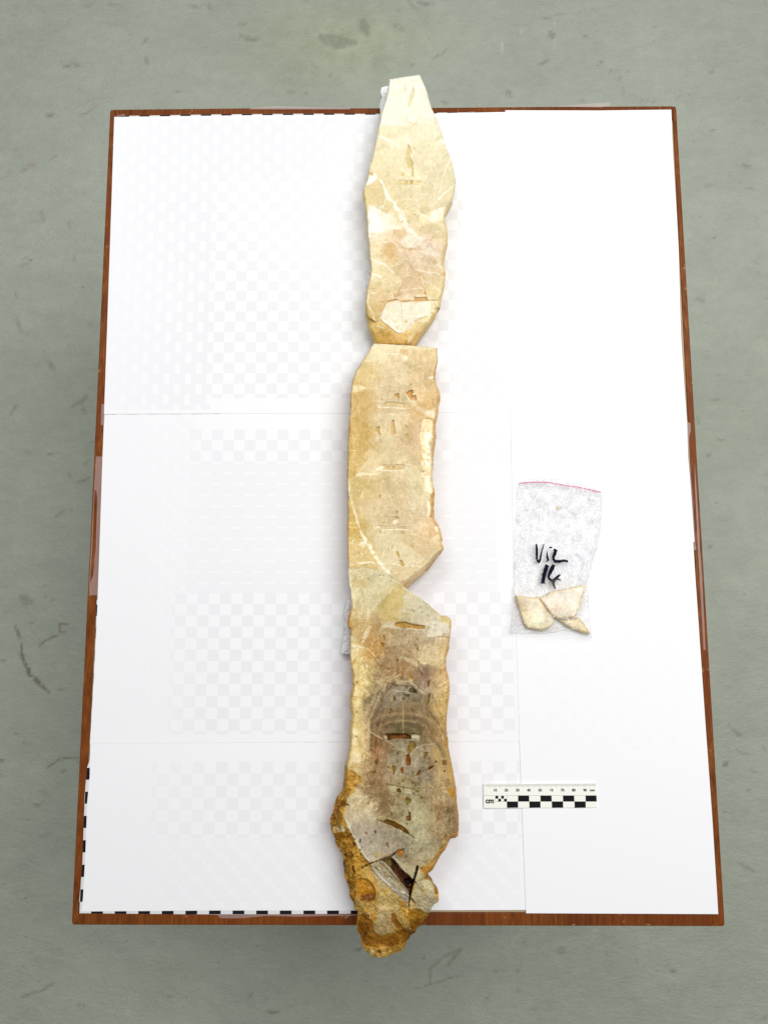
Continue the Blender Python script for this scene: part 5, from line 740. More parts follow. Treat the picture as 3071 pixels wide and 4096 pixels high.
    for x, y, a, b, t, c, p in [(755, 490, 6, 19, -.05, (148, 104, 18), 1), (847, 500, 6, 13, 0, (150, 90, 16), 1), (1105, 330, 7, 14, .4, (128, 110, 50), 1), (1165, 470, 4.5, 15, 1.05, (122, 68, 22), 1), (1032, 530, 5.5, 13, .6, (138, 96, 30), 1), (960, 525, 6, 8, 0, (152, 136, 108), 0), (1225, 405, 4, 5, 0, (122, 78, 40), 1), (800, 312, 3, 8, .3, (130, 112, 60), 1), (1320, 515, 5, 4, 0, (116, 72, 28), 0), (1310, 420, 6, 8, 0, (140, 110, 66), 0), (810, 645, 8, 4, 0, (140, 116, 66), 0), (965, 645, 6, 5, 0, (134, 114, 58), 0), (855, 625, 4, 4, 0, (150, 132, 96), 0), (815, 725, 8, 9, 0, (116, 92, 24), 1), (860, 700, 4, 6, 0, (140, 122, 96), 0), (1015, 735, 8, 5, .2, (122, 96, 44), 0), (975, 755, 4, 3, 0, (90, 62, 40), 0), (1068, 805, 6, 5, .2, (118, 98, 46), 0), (912, 840, 11, 14, .2, (136, 118, 66), 1), (1020, 700, 5, 2, 0, (150, 110, 62), 0), (735, 985, 5, 7, 0, (140, 110, 66), 0), (990, 1020, 3, 3.5, 0, (214, 212, 180), -1), (905, 1095, 3.5, 4, 0, (122, 110, 76), 0), (552, 1185, 4, 7, -.2, (78, 40, 28), 1), (455, 1195, 6, 5, .2, (118, 86, 60), 0), (385, 1280, 3, 9, .15, (48, 16, 16), 1), (407, 1355, 1.8, 5, 0, (70, 50, 60), 0), (690, 1330, 4, 11, -.35, (128, 74, 34), 1), (890, 1455, 5, 6, .2, (138, 112, 80), 0), (955, 1370, 2, 4, 0, (96, 78, 44), 0), (495, 1290, 2.4, 2.4, 0, (96, 80, 66), 0), (960, 1300, 2, 6, .2, (116, 100, 62), 0), (850, 1000, 4, 4, 0, (140, 120, 90), 0), (480, 860, 5, 7, .2, (176, 130, 70), 0), (700, 465, 3, 4, 0, (120, 96, 66), 0), (540, 510, 8, 12, .2, (130, 98, 66), 0), (570, 410, 8, 12, .1, (128, 96, 62), 0), (560, 200, 7, 20, 0, (140, 96, 58), 0), (1160, 580, 4, 2, 0, (120, 110, 90), 0), (800, 408, 3, 4, 0, (130, 112, 84), 0)]:
        cv.pit(*Z6(x, y)[0], a, b, t, c, .92, -.0003 if p < 0 else .0026 if p else .0008, (200, 186, 156) if p else None, 'growth_void' if p == 1 else None)
    cv.fill(Z6(925, 960, 940, 960, 945, 1055, 895, 1058, 900, 1010, 925, 1000), (136, 88, 20), .95, 3, 2, h=-.003, part='growth_void')
    for i in range(46):
        x, y = r.uniform(1540, 1760), r.uniform(3080, 3240); cv.pit(x, y, r.uniform(1.2, 2.6), r.uniform(1.4, 3.4), r.uniform(0, 3), r.choice([(206, 200, 176), (120, 100, 70)]), .7, .0005)
    cv.line(Z6(670, 652, 780, 670, 900, 695, 1000, 715), [2, 3, 3, 2], (104, 80, 52), .85, 1.5, h=-.0009); cv.fill(Z6(695, 672, 785, 680, 790, 740, 730, 745), (190, 184, 156), .8, 5, 4); cv.fill(Z6(880, 700, 950, 705, 950, 760, 880, 760), (190, 186, 168), .6, 6, 4); cv.line(Z6(790, 762, 900, 765, 1080, 785), 2.4, (110, 98, 84), .5, 2); cv.line(Z6(640, 640, 760, 585, 900, 575, 1000, 600, 1100, 670), [3, 6, 6, 4, 3], (186, 168, 126), .6, 5)
    cv.fill(Z6(595, 780, 640, 690, 700, 720, 700, 780, 600, 830), (128, 108, 76), .6, 7, 5); cv.fill(Z6(590, 860, 640, 780, 700, 900, 720, 960, 620, 1000, 580, 960), (132, 110, 76), .5, 9, 6); cv.fill(Z6(720, 900, 790, 900, 800, 950, 730, 960), (188, 178, 150), .5, 5, 5); cv.fill(Z6(830, 790, 880, 800, 880, 830, 840, 830), (170, 140, 100), .7, 6, 5)
    cv.line(Z6(1250, 100, 1180, 130, 1060, 180, 1000, 200), 2, (160, 140, 110), .3)
    for pts, w, c, a in [((1100, 40, 1200, 180, 1260, 250, 1330, 380), 9, (122, 102, 72), .5), ((1180, 230, 1240, 310, 1270, 420, 1280, 600), 6, (186, 160, 96), .6), ((1220, 320, 1260, 500, 1255, 640, 1230, 700), 4, (206, 190, 150), .6), ((1260, 740, 1200, 900, 1210, 1040, 1240, 1080), 8, (186, 164, 116), .55), ((1180, 60, 1290, 250, 1330, 330), 7, (150, 130, 92), .6), ((1290, 850, 1270, 960, 1230, 1070), 8, (140, 96, 54), .5), ((1220, 1075, 1300, 1150, 1370, 1225), 2, (206, 192, 156), .8), ((1080, 1250, 1180, 1350, 1240, 1430), 2, (190, 182, 152), .6)]:
        cv.line(Z6(*pts), w, c, a, 4)
    cv.line(Z6(1060, 710, 1180, 720, 1300, 690, 1330, 685), [3, 5, 7, 5], (198, 186, 156), .6, 7); cv.line(Z6(1300, 730, 1370, 740, 1390, 780), [6, 6, 4], (214, 196, 154), .6, 5)
    cv.line(Z6(1150, 720, 1160, 860, 1140, 960), [2, 6, 8], (170, 170, 146), .5, 7, soft=12)
    for x in (1000, 1120): cv.fill(Z6(x, 950, x + 120, 940, x + 100, 1080, x - 20, 1100), (188, 186, 152), .4, 22, 9)
    cv.line(Z6(570, 1045, 640, 1075, 740, 1110, 830, 1150, 900, 1190, 990, 1250), [3, 4, 4, 4, 5, 3], (84, 58, 28), .85, 2, h=-.001); cv.fill(Z6(640, 1070, 680, 1045, 760, 1070, 840, 1110, 900, 1150, 930, 1190, 900, 1192, 820, 1150, 720, 1110), (112, 80, 18), .92, 3, 3, h=-.003, part='growth_void'); cv.line(Z6(590, 1010, 680, 1025, 780, 1060, 860, 1100, 960, 1190, 1020, 1230), [5, 6, 6, 5, 5, 3], (186, 172, 124), .75, 3); cv.line(Z6(760, 1075, 830, 1110, 880, 1150), 6, (146, 110, 44), .6, 3)
    # left crust edge, silvery cut area
    cv.fill(Z6(225, 1040, 300, 940, 400, 960, 520, 940, 570, 1050, 700, 1110, 850, 1180, 830, 1280, 860, 1350, 700, 1440, 640, 1440, 540, 1460, 470, 1460, 400, 1400, 340, 1320, 290, 1200), (176, 168, 156), .45, 18, 8); cv.line(Z6(215, 1020, 250, 1080, 280, 1180, 340, 1290, 380, 1370, 430, 1440, 490, 1500), [8, 12, 10, 12, 9, 10, 6], (228, 222, 208), .8, 5, soft=9)
    cv.line(Z6(540, 1290, 640, 1400, 690, 1450), 2, (206, 196, 168), .6, 2); cv.line(Z6(530, 1390, 640, 1440, 710, 1440), 3, (206, 190, 150), .6, 4); cv.fill(Z6(530, 1410, 620, 1400, 680, 1440, 560, 1470), (190, 168, 116), .6, 8, 5)
    wisps(cv, r, (1400, 3180, 1520, 3300), 130, (236, 226, 198), (5, 26), (1, 4), (.3, .8), (1.3, .6)); wisps(cv, r, (1400, 3000, 1490, 3170), 90, (230, 216, 184), (5, 26), (1, 4), (.3, .7), (1.2, .6))
    cv.fill(Z6(295, 330, 330, 290, 380, 350, 410, 400, 360, 420, 300, 400), (232, 218, 192), .8, 7, 7); cv.fill(Z6(320, 60, 355, 50, 350, 230, 315, 230), (236, 226, 200), .6, 7, 6)
    # ---------------- crust
    G_, GD, GL = (176, 130, 46), (112, 70, 12), (220, 188, 120)
    crustL = Z6(200, 420, 240, 440, 260, 490, 340, 520, 400, 570, 410, 640, 330, 700, 320, 760, 250, 800, 240, 900, 215, 1010, 240, 1090, 290, 1190, 340, 1290, 390, 1390, 460, 1480, 520, 1540, 700, 1640, 900, 1750, 1100, 1680, 1010, 1600, 1050, 1570, 1150, 1530, 1230, 1440, 1260, 1360, 1340, 1290, 1480, 1200, 1480, 1340, 1480, 2700, 0, 2700, 0, 420)
    kc = cv.win(crustL, 0); ins_c = inside(X + cv.wx * 9, Y + cv.wy * 9, crustL)
    n1 = fbm(X, Y, 30, 101, 5, .6) * 2; n2 = fbm(X, Y, 9, 107, 4, .6) * 2; n3 = fbm(X, Y, 80, 109, 3) * 2
    dcr = np.where(ins_c, seg_dist(X, Y, crustL, closed=True), 0); mc = sstep(0, 7, dcr)[..., None]
    cc = np.array(G_, float) + (n1 * 1.1 + n3 * .9)[..., None] * np.array([66, 60, 46.]) + n2[..., None] * np.array([44, 40, 30.])
    cc += (sstep(1450, 1335, X) * (-12))[..., None] * np.array([1, 1.2, 1]); cv.C += (cc - cv.C) * mc
    cv.H += mc[..., 0] * (n1 * .0024 + n2 * .0011 - .0012); cv.G -= mc[..., 0] * .3
    cv.names.append('crust'); CI = len(cv.names) - 1; cv.part[ins_c] = CI
    wisps(cv, r, (1320, 3060, 1420, 3500), 90, GL, (5, 22), (1.5, 5), (.3, .8), (1.2, .9)); 
    for i in range(120): 
        x, y = r.uniform(1325, 1450), r.uniform(3110, 3560)
        if inside(np.array([x]), np.array([y]), crustL)[0]: cv.pit(x, y, r.uniform(2, 6), r.uniform(2, 7), r.uniform(0, 3), r.choice([(126, 82, 18), (142, 96, 26), (150, 106, 36)]), r.uniform(.3, .7), r.uniform(.001, .003))
    for pts, c, a in [((70, 1000, 130, 930, 190, 980, 190, 1080, 140, 1110, 80, 1060), (134, 98, 38), .7), ((170, 850, 210, 840, 250, 880, 230, 900, 180, 890), (120, 74, 14), .8), ((80, 1110, 200, 1110, 240, 1150, 200, 1190, 90, 1180), (220, 204, 158), .75), ((150, 1190, 240, 1180, 290, 1250, 180, 1270), (150, 104, 24), .5), ((160, 770, 230, 750, 260, 800, 160, 830), (196, 160, 92), .5), ((230, 500, 330, 520, 330, 680, 230, 700, 210, 600), (196, 150, 66), .5), ((110, 850, 160, 860, 150, 960, 90, 1000), (168, 120, 60), .6)]: cv.fill(Z6(*pts), c, a, 8, 8, h=-.0008)
    for a in ((285, 1215, 240, 1245), (220, 1430, 225, 1440), (300, 1560, 330, 1640), (245, 880, 258, 890)): cv.line(Z6(*a), 6, (74, 40, 8), .8, 4, h=-.002)
    # right small crust patches
    for pts, c, a in [((1340, 680, 1450, 700, 1455, 790, 1410, 830, 1380, 770), (176, 130, 52), .8), ((1360, 340, 1400, 500, 1430, 640, 1380, 640, 1350, 480), (198, 166, 106), .7), ((1290, 180, 1360, 170, 1375, 260, 1330, 240), (186, 140, 84), .7), ((1300, 380, 1350, 390, 1345, 440, 1300, 430), (126, 94, 50), .7), ((1440, 850, 1460, 860, 1476, 1000, 1450, 900), (214, 178, 150), .7)]:
        cv.fill(Z6(*pts), c, a, 8, 7, part=CI if False else None)
    cv.fill(Z6(1400, 1200, 1470, 1190, 1475, 1210, 1430, 1250, 1330, 1270, 1370, 1220), (190, 150, 84), .8, 5, 6)
    # ---------------- lower end (last close-up)
    cv.fill(Z7(560, 380, 640, 380, 620, 440, 570, 440), (198, 180, 130), .6, 6, 5); cv.fill(Z7(430, 500, 560, 450, 600, 560, 640, 700, 620, 640, 560, 600, 480, 570), (206, 174, 104), .7, 7, 6)
    body = Z7(560, 440, 620, 620, 640, 760, 620, 860, 640, 1000, 590, 1100, 600, 1180, 680, 1215, 790, 1195, 840, 1130, 790, 1000, 900, 900, 980, 930, 1090, 930, 1060, 800, 1000, 780, 900, 700, 700, 560)
    cv.fill(body, (194, 174, 126), .7, 9, 7, h=.001, part='crystal_mass'); cv.fill(Z7(640, 920, 760, 960, 830, 1130, 770, 1200, 660, 1210, 590, 1170, 600, 1080, 650, 1010), (198, 178, 134), .75, 8, 7)
    facets(cv, r, (1510, 3520, 1640, 3740), 80, (7, 26), 30); facets(cv, r, (1440, 3640, 1660, 3740), 40, (7, 22), 24)
    cv.fill(Z7(720, 780, 800, 760, 840, 840, 800, 900, 740, 870), (182, 152, 88), .7, 8, 5, part='crystal_mass'); cv.fill(Z7(640, 580, 730, 640, 720, 700, 660, 680), (206, 184, 136), .7, 7, 5); cv.fill(Z7(860, 840, 950, 830, 960, 900, 880, 900), (170, 118, 36), .7, 7, 5); cv.fill(Z7(690, 700, 760, 720, 740, 780, 700, 770), (176, 140, 60), .6, 7, 5)
    cv.fill(Z7(790, 980, 830, 1000, 880, 1090, 920, 1150, 860, 1130, 800, 1060), (150, 96, 28), .75, 5, 5, h=-.0015)
    cv.fill(Z7(830, 900, 900, 930, 930, 1020, 980, 1110, 1000, 1150, 940, 1140, 870, 1060, 830, 990), (190, 168, 110), .7, 5, 5, part='calcite_blade')
    cv.fill(Z7(430, 1010, 480, 1000, 580, 1060, 590, 1180, 660, 1230, 800, 1220, 900, 1160, 960, 1200, 1000, 1230, 940, 1300, 800, 1330, 700, 1310, 640, 1370, 500, 1340, 440, 1240, 410, 1160), (150, 98, 14), .7, 12, 8, tex=.25, h=-.001); cv.fill(Z7(440, 1060, 560, 1080, 570, 1200, 500, 1260, 440, 1180), (132, 82, 12), .6, 12, 7)
    cv.fill(Z7(470, 1330, 560, 1350, 700, 1370, 940, 1300, 960, 1360, 880, 1420, 700, 1480, 560, 1450), (196, 154, 76), .75, 7, 7, tex=.5, h=.0008)
    for i in range(70): x = r.uniform(1470, 1620); y = 3790 + r.uniform(0, 34); cv.line([(x, y), (x + r.uniform(-3, 3), y + r.uniform(6, 18))], r.uniform(1, 3.4), r.choice([(226, 192, 120), (122, 74, 12), (236, 214, 160)]), .65, 3, h=r.uniform(-.001, .001))
    cv.fill(Z7(540, 1400, 570, 1380, 600, 1390, 600, 1440, 550, 1450), (230, 208, 150), .85, 4, 4); cv.fill(Z7(615, 1380, 660, 1390, 680, 1430, 640, 1420), (104, 62, 10), .85, 4, 4, h=-.002)
    cv.line(Z7(500, 1050, 520, 1150, 470, 1260), [8, 12, 8], (106, 62, 8), .5, 6, h=-.001); cv.line(Z7(650, 1290, 720, 1330, 800, 1320), 10, (120, 74, 10), .5, 8)
    cv.fill(Z7(390, 800, 470, 820, 620, 860, 640, 960, 560, 1000, 430, 980, 390, 900), (204, 172, 104), .75, 8, 8, tex=.4, h=.0008)
    for i in range(60): x, y = r.uniform(1415, 1505), r.uniform(3590, 3680); cv.line([(x, y), (x + r.uniform(-3, 3), y + r.uniform(5, 20))], r.uniform(1, 3.4), r.choice([(232, 206, 146), (150, 100, 24), (170, 120, 40)]), .6, 3, h=r.uniform(-.0008, .0008))
    # round hollow
    hol = Z7(410, 600, 450, 585, 520, 595, 570, 635, 600, 690, 618, 770, 600, 820, 560, 845, 500, 850, 450, 830, 410, 790, 400, 700)
    cv.line(hol + hol[:1], 7, (214, 182, 112), .85, 4, h=.0006); cv.fill(hol, (196, 138, 30), 1, 4, 2, h=-.005, g=.4, part='round_hollow'); cv.fill(Z7(450, 760, 600, 760, 600, 830, 520, 850, 450, 830), (112, 62, 10), .85, 18, 5); cv.fill(Z7(420, 600, 540, 605, 580, 680, 440, 680), (204, 148, 40), .6, 18, 6); cv.line(Z7(490, 620, 560, 640), 6, (206, 150, 60), .4, 3, soft=8)
    # crystal blades in the break
    cv.line(Z7(465, 470, 560, 425, 650, 395, 770, 350, 850, 295, 930, 260), [3, 5, 5, 6, 6, 3], (74, 52, 32), .95, 2, h=-.0015); cv.line(Z7(655, 385, 760, 340, 790, 320), 9, (150, 130, 100), .7, 3)
    cv.fill(Z7(690, 390, 780, 360, 800, 370, 860, 440, 940, 520, 1030, 610, 1020, 700, 960, 690, 900, 640, 830, 540, 760, 450), (72, 42, 10), .96, 3, 3, h=-.007, part='open_crack'); cv.fill(Z7(700, 390, 770, 365, 790, 430, 770, 460, 730, 430), (134, 122, 68), .85, 6, 4); cv.fill(Z7(930, 590, 990, 590, 1010, 640, 960, 660, 930, 640), (20, 6, 2), .95, 7, 4, h=-.003); cv.fill(Z7(790, 430, 860, 470, 880, 520, 830, 520), (98, 66, 16), .6, 8, 5)
    cv.fill(Z7(930, 660, 1010, 700, 1000, 770, 950, 740), (78, 40, 12), .9, 5, 4, h=-.004, part='open_crack')
    blade = Z7(640, 395, 700, 400, 760, 460, 830, 550, 900, 640, 980, 740, 995, 790, 975, 860, 900, 800, 800, 720, 700, 620, 620, 540, 580, 480, 560, 440, 600, 450)
    cv.fill(blade, (176, 166, 142), .92, 3, 3, h=.0016, part='calcite_blade')
    for a in ((640, 410, 760, 520, 880, 640, 980, 760), (660, 405, 790, 540, 900, 670), (600, 470, 740, 600, 880, 730, 970, 800), (690, 420, 800, 540, 870, 610), (625, 430, 700, 500, 800, 600)): cv.line(Z7(*a), 3, r.choice([(120, 106, 78), (104, 92, 66)]), .7, 2, h=-.0006)
    cv.line(Z7(650, 480, 720, 560, 800, 640, 860, 700, 930, 760), [3, 6, 9, 9, 5], (232, 224, 200), .85, 7); cv.line(Z7(565, 445, 620, 520, 720, 620, 830, 740, 960, 850), [5, 9, 10, 9, 5], (214, 206, 194), .85, 4, soft=6)
    for i in range(34): t = r.random(); x, y = Z7(610 + 340 * t, 450 + 330 * t)[0]; cv.line([(x, y), (x + r.uniform(5, 16), y + r.uniform(6, 16))], r.uniform(1, 2.6), r.choice([(240, 234, 214), (112, 96, 66), (150, 136, 106)]), .7, 3)
    cv.fill(Z7(560, 440, 640, 560, 720, 640, 700, 690, 640, 650, 600, 560), (206, 184, 140), .7, 9, 5)
    cv.line(Z7(1075, 460, 1055, 540, 1030, 620), [8, 8, 5], (22, 12, 8), .96, 1.5, h=-.004); cv.line(Z7(1030, 600, 1010, 700, 990, 800, 980, 910), [5, 7, 6, 2], (40, 22, 12), .95, 2, h=-.004)
    cv.line(Z7(1040, 620, 1080, 690, 1145, 750), [4, 8, 2], (92, 56, 24), .9, 2, h=-.002); cv.line(Z7(995, 800, 1040, 850, 1090, 910), [7, 9, 6], (92, 52, 20), .8, 4, h=-.002)
    cv.fill(Z7(790, 340, 880, 400, 960, 440, 1060, 460, 1050, 560, 1010, 590, 930, 500, 860, 430), (184, 178, 152), .7, 6, 4); cv.fill(Z7(870, 265, 930, 270, 920, 330, 890, 370, 860, 330, 840, 290), (168, 118, 50), .85, 5, 4, h=-.0012, part='growth_void'); cv.line(Z7(800, 350, 850, 420, 900, 480), 4, (200, 196, 170), .6)
    plate = Z7(1060, 580, 1090, 480, 1115, 500, 1130, 610, 1180, 590, 1230, 610, 1260, 680, 1280, 760, 1300, 850, 1250, 900, 1220, 970, 1140, 975, 1080, 930, 1060, 880, 1010, 800, 1030, 690)
    cv.fill(plate, (188, 178, 146), .88, 4, 4, h=.0006, part='calcite_plate'); cv.fill(Z7(1130, 620, 1190, 600, 1240, 640, 1250, 720, 1150, 700), (220, 210, 162), .75, 7, 5); cv.fill(Z7(1050, 740, 1150, 760, 1240, 850, 1200, 950, 1100, 920, 1060, 840), (172, 160, 128), .5, 9, 6); wisps(cv, r, (1655, 3560, 1730, 3650), 40, (204, 196, 166), (8, 30), (1, 3), (.3, .6), (1.5, .3))
    cv.line(Z7(1100, 650, 1140, 610, 1200, 595), 3, (230, 222, 190), .7); cv.fill(Z7(1260, 680, 1300, 710, 1305, 760, 1275, 760), (146, 84, 20), .85, 5, 4); cv.fill(Z7(1280, 770, 1312, 800, 1305, 850, 1270, 850), (206, 174, 116), .8, 5, 4)
    for pts, c in [((1120, 470, 1240, 420, 1240, 500, 1180, 550, 1160, 590, 1120, 520), (186, 134, 56)), ((1300, 310, 1390, 240, 1385, 290, 1340, 330, 1290, 420, 1250, 470, 1200, 430), (190, 140, 66)), ((1350, 180, 1430, 170, 1420, 210, 1370, 260), (204, 176, 116)), ((1110, 480, 1130, 480, 1125, 500, 1110, 500), (120, 50, 10)), ((1150, 450, 1230, 410, 1290, 340, 1320, 330, 1240, 440), (186, 156, 96))]: cv.fill(Z7(*pts), c, .8, 6, 6, tex=.4)
    cv.fill(Z7(1090, 930, 1200, 985, 1130, 1090, 1060, 1160, 1000, 1140, 960, 1040, 980, 940), (156, 108, 20), .75, 9, 7, tex=.3, h=-.0015); wisps(cv, r, (1620, 3640, 1700, 3740), 30, (206, 176, 96), (5, 18), (1, 3), (.4, .8), (1.2, .6))
    for x, y in (Z7(995, 1148)[0], Z6(336, 622)[0]): cv.pit(x, y, 2.6, 3.4, 0, (255, 255, 250), 1, 0)
    cv.C *= 1 - .15 * (sstep(3640, 3700, Y) * sstep(3800, 3770, Y))[..., None] * np.array([.8, 1, 1.4])
    # shape
    wisps(cv, r, (1410, 2400, 1820, 3480), 420, (222, 210, 180), (5, 32), (.7, 2), (.3, .75), (1.0, .9)); wisps(cv, r, (1450, 2500, 1800, 3480), 420, (104, 80, 48), (4, 22), (.7, 2.2), (.25, .6), (1.2, .9)); texture(cv, 181, 8, 6, 6, .2); wm = (sstep(2480, 2700, Y) * (1 - mc[..., 0]))[..., None]; cv.C *= 1 + wm * (np.array([1.035, 1.005, .92]) - 1); cm = np.array([168., 152, 122]); cv.C = cm + (cv.C - cm) * (1 + .16 * wm)
    rough = sstep(3120, 3230, Y) * sstep(1500, 1420, X) + sstep(3480, 3640, Y); rough = np.clip(rough, 0, 1)
    mask = inside(X + cv.wx * (1.5 + 4 * rough), Y + cv.wy * (1.5 + 4 * rough), P3)
    def ins(c): return 7 + 10 * ((c.X > 1740) * sstep(2500, 2640, c.Y)) + 8 * (c.X < 1430) * sstep(2600, 2760, c.Y) + 30 * rough + 6 * fbm(c.X, c.Y, 40, 7, 3) - 5 * ((c.Y < 2400) * (c.X < 1700))
    cv.H -= .0022 * sstep(2420, 2330, Y)
    d, t = edge_profile(cv, P3, mask, ins, .006, 68, None)
    rm = t * (Y > 2420) * (1 - rough); cv.C += (sstep(.05, .8, rm) * .6 * np.clip(.8 + cv.fine * 1.2, .2, 1.2))[..., None] * (np.array([200, 148, 72]) - cv.C)
    cv.H += t ** 1.6 * .006 * sstep(2370, 2340, Y + (X - 1400) * -.25); cv.H -= .010 * sstep(3560, 3835, Y) + .004 * sstep(1420, 1330, X) * sstep(3150, 3250, Y)
    cv.names.append('natural_rind'); cv.part[(t > .25) & (cv.part == 0)] = len(cv.names) - 1
    root = tag(empty('stone_piece', U(1590, 3100, .006)), 'lower grey brown stone slab with golden crusted end overhanging the front edge', 'stone', 'cut pieces of the long stone')
    parts = build_from(cv, mask, .036, STONE, root, .004, GAIN, (176, 122, 48), 'natural_rind')
    for i, o in parts.items():
        if cv.names[i] == 'crust': o.data.materials[0] = CRUST
lower_stone()

# ------------------------------------------------------------------ white foam scraps under the stones
def foam_mat():
    m = NT('packing_foam'); x, y, z, v = m.pos(); m.color(tuple(lin((248, 248, 250))), .35, .5)
    m.bump(m.noise(v, 260, 4, .6), .8, .002); m.b.inputs['Alpha'].default_value = .88; return m.m
FOAM = foam_mat()
def foam(label, pts, zt_, th=.004):
    C0 = Canvas(int(min(p[0] for p in pts)) - 6, int(min(p[1] for p in pts)) - 6, int(max(p[0] for p in pts)) + 6, int(max(p[1] for p in pts)) + 6, 2)
    C0.C[:] = (250, 250, 252); C0.H = fbm(C0.X, C0.Y, 16, 3, 4) * .003; m = inside(C0.X + C0.wx * 5, C0.Y + C0.wy * 5, pts); C0.names = ['wrap']
    root = tag(empty('packing_foam', U(pts[0][0], pts[0][1], zt_ - th)), label, 'packing foam', 'scraps of white packing foam under the stones'); build_from(C0, m, zt_, FOAM, root, zt_ - th, .95, (248, 248, 250), 'wrap', 0); return root
foam('white foam scrap sticking out left of the blunt tip, past the table edge', [(1523, 351), (1547, 342), (1580, 350), (1600, 480), (1560, 560), (1522, 470), (1519, 420), (1527, 390), (1523, 372)], .010)
foam('narrow white foam scrap left of the upper stone near its lower end', [(1474, 1066), (1490, 1060), (1500, 1150), (1466, 1148), (1468, 1120)], .008)
foam('tall white foam scrap left of the lower stone where it narrows', [(1387, 2396), (1420, 2390), (1420, 2620), (1362, 2617), (1366, 2590), (1379, 2530), (1375, 2450), (1380, 2436)], .009)

# ------------------------------------------------------------------ zip bag with stone chips
def chip(label, pts, ctrl, zt_, th, seed):
    xs = [p[0] for p in pts]; ys = [p[1] for p in pts]; c = Canvas(int(min(xs)) - 8, int(min(ys)) - 8, int(max(xs)) + 8, int(max(ys)) + 8, 2); r = random.Random(seed)
    c.base(ctrl, 26, 10); shards(c, seed, 26, 16, .6); facets(c, r, (min(xs), min(ys), max(xs), max(ys)), 34, (10, 44), 26); texture(c, seed * 3, 8, 10, 5, .4); c.C += np.array([10, 15, 26.]); wisps(c, r, (min(xs), min(ys), max(xs), max(ys)), 40, (250, 240, 214), (6, 30), (1, 4), (.2, .6), (.8, .8)); wisps(c, r, (min(xs), min(ys), max(xs), max(ys)), 26, (196, 166, 110), (6, 26), (1, 3), (.2, .5), (.8, .8))
    m = inside(c.X + c.wx * 2, c.Y + c.wy * 2, pts); edge_profile(c, pts, m, 9, .003, seed, (214, 186, 124), .5); c.H += fbm(c.X, c.Y, 40, seed, 3) * .0012
    root = tag(empty('stone_chip', U(sum(xs) / len(xs), sum(ys) / len(ys), zt_ - th)), label, 'stone chip', 'stone chips inside the zip bag')
    c.names = ['cut_face']; build_from(c, m, zt_, STONE, root, zt_ - th, 1.06, (226, 200, 144), 'cut_face', .03); return root
TB = (232, 214, 172)
chip('left one of the two large tan stone chips inside the zip bag', ZB(308, 1462, 420, 1480, 520, 1492, 570, 1480, 640, 1600, 700, 1680, 752, 1762, 690, 1832, 600, 1862, 440, 1832, 400, 1780, 350, 1640, 315, 1520), [(2080, 2400, (232, 210, 170)), (2075, 2430, (212, 182, 124)), (2140, 2420, (238, 220, 182)), (2110, 2480, (226, 210, 160)), (2180, 2470, (222, 200, 154)), (2150, 2510, (228, 218, 160)), (2100, 2500, (226, 200, 130))], .0085, .006, 3)
chip('right one of the two large tan stone chips inside the zip bag, nearest the writing', ZB(540, 1490, 640, 1468, 700, 1425, 860, 1390, 1062, 1352, 1078, 1420, 1050, 1480, 1020, 1590, 985, 1680, 960, 1715, 780, 1735, 700, 1690, 640, 1600), [(2170, 2400, (236, 214, 180)), (2250, 2380, (242, 226, 196)), (2320, 2360, (240, 224, 192)), (2200, 2440, (232, 204, 166)), (2290, 2440, (238, 220, 184)), (2240, 2470, (228, 206, 164))], .0102, .007, 6)
chip('small tan chip in the bottom right corner of the zip bag', ZB(775, 1742, 960, 1722, 1000, 1705, 1050, 1760, 1105, 1830, 1140, 1895, 1060, 1888, 950, 1850, 860, 1805), [(2260, 2490, (232, 212, 168)), (2320, 2500, (226, 200, 144)), (2350, 2530, (240, 216, 140))], .0075, .005, 9)
chip('tiny pale yellow crumb near the top of the zip bag', ZB(745, 492, 785, 482, 822, 498, 805, 524, 775, 532, 748, 520), [(2230, 2035, (252, 249, 232))], .0032, .0012, 12)
def film_mat(name, mixf, tint, bs=.9):
    m = NT(name); x, y, z, v = m.pos()
    n = m.noise(v, 55, 4, .55, 1.8); n2 = m.noise(m.vec(x * 1.0, y * .45, z), 115, 3, .5, 2.6); rg = m.math('ABSOLUTE', n - .5); rg2 = m.math('ABSOLUTE', n2 - .5)
    m.color(tuple(lin(tint)), .16, .6); m.bump(rg * 2.2 + rg2 * 1.1, bs, .0034)
    cr = m.ramp(rg2, .0, .10) * -1.0 + 1.0; big = m.ramp(n, .42, .62)
    tr = m.n('ShaderNodeBsdfTransparent'); tr.inputs[0].default_value = (.99, .99, .99, 1)
    gl = m.n('ShaderNodeBsdfGlossy'); gl.inputs['Roughness'].default_value = .09; bn = [nd for nd in m.t.nodes if nd.type == 'BUMP'][0]; m.t.links.new(bn.outputs[0], gl.inputs['Normal'])
    m1 = m.n('ShaderNodeMixShader'); m.put(m1.inputs[0], cr * .16 + big * .04 + mixf); m.t.links.new(tr.outputs[0], m1.inputs[1]); tl = m.n('ShaderNodeBsdfTranslucent'); tl.inputs[0].default_value = (.96, .96, .98, 1); m0 = m.n('ShaderNodeMixShader'); m0.inputs[0].default_value = .5; m.t.links.new(m.b.outputs[0], m0.inputs[1]); m.t.links.new(tl.outputs[0], m0.inputs[2]); m.t.links.new(m0.outputs[0], m1.inputs[2])
    m2 = m.n('ShaderNodeMixShader'); m2.inputs[0].default_value = .05; m.t.links.new(m1.outputs[0], m2.inputs[1]); m.t.links.new(gl.outputs[0], m2.inputs[2]); m.t.links.new(m2.outputs[0], m.out.inputs[0]); return m.m
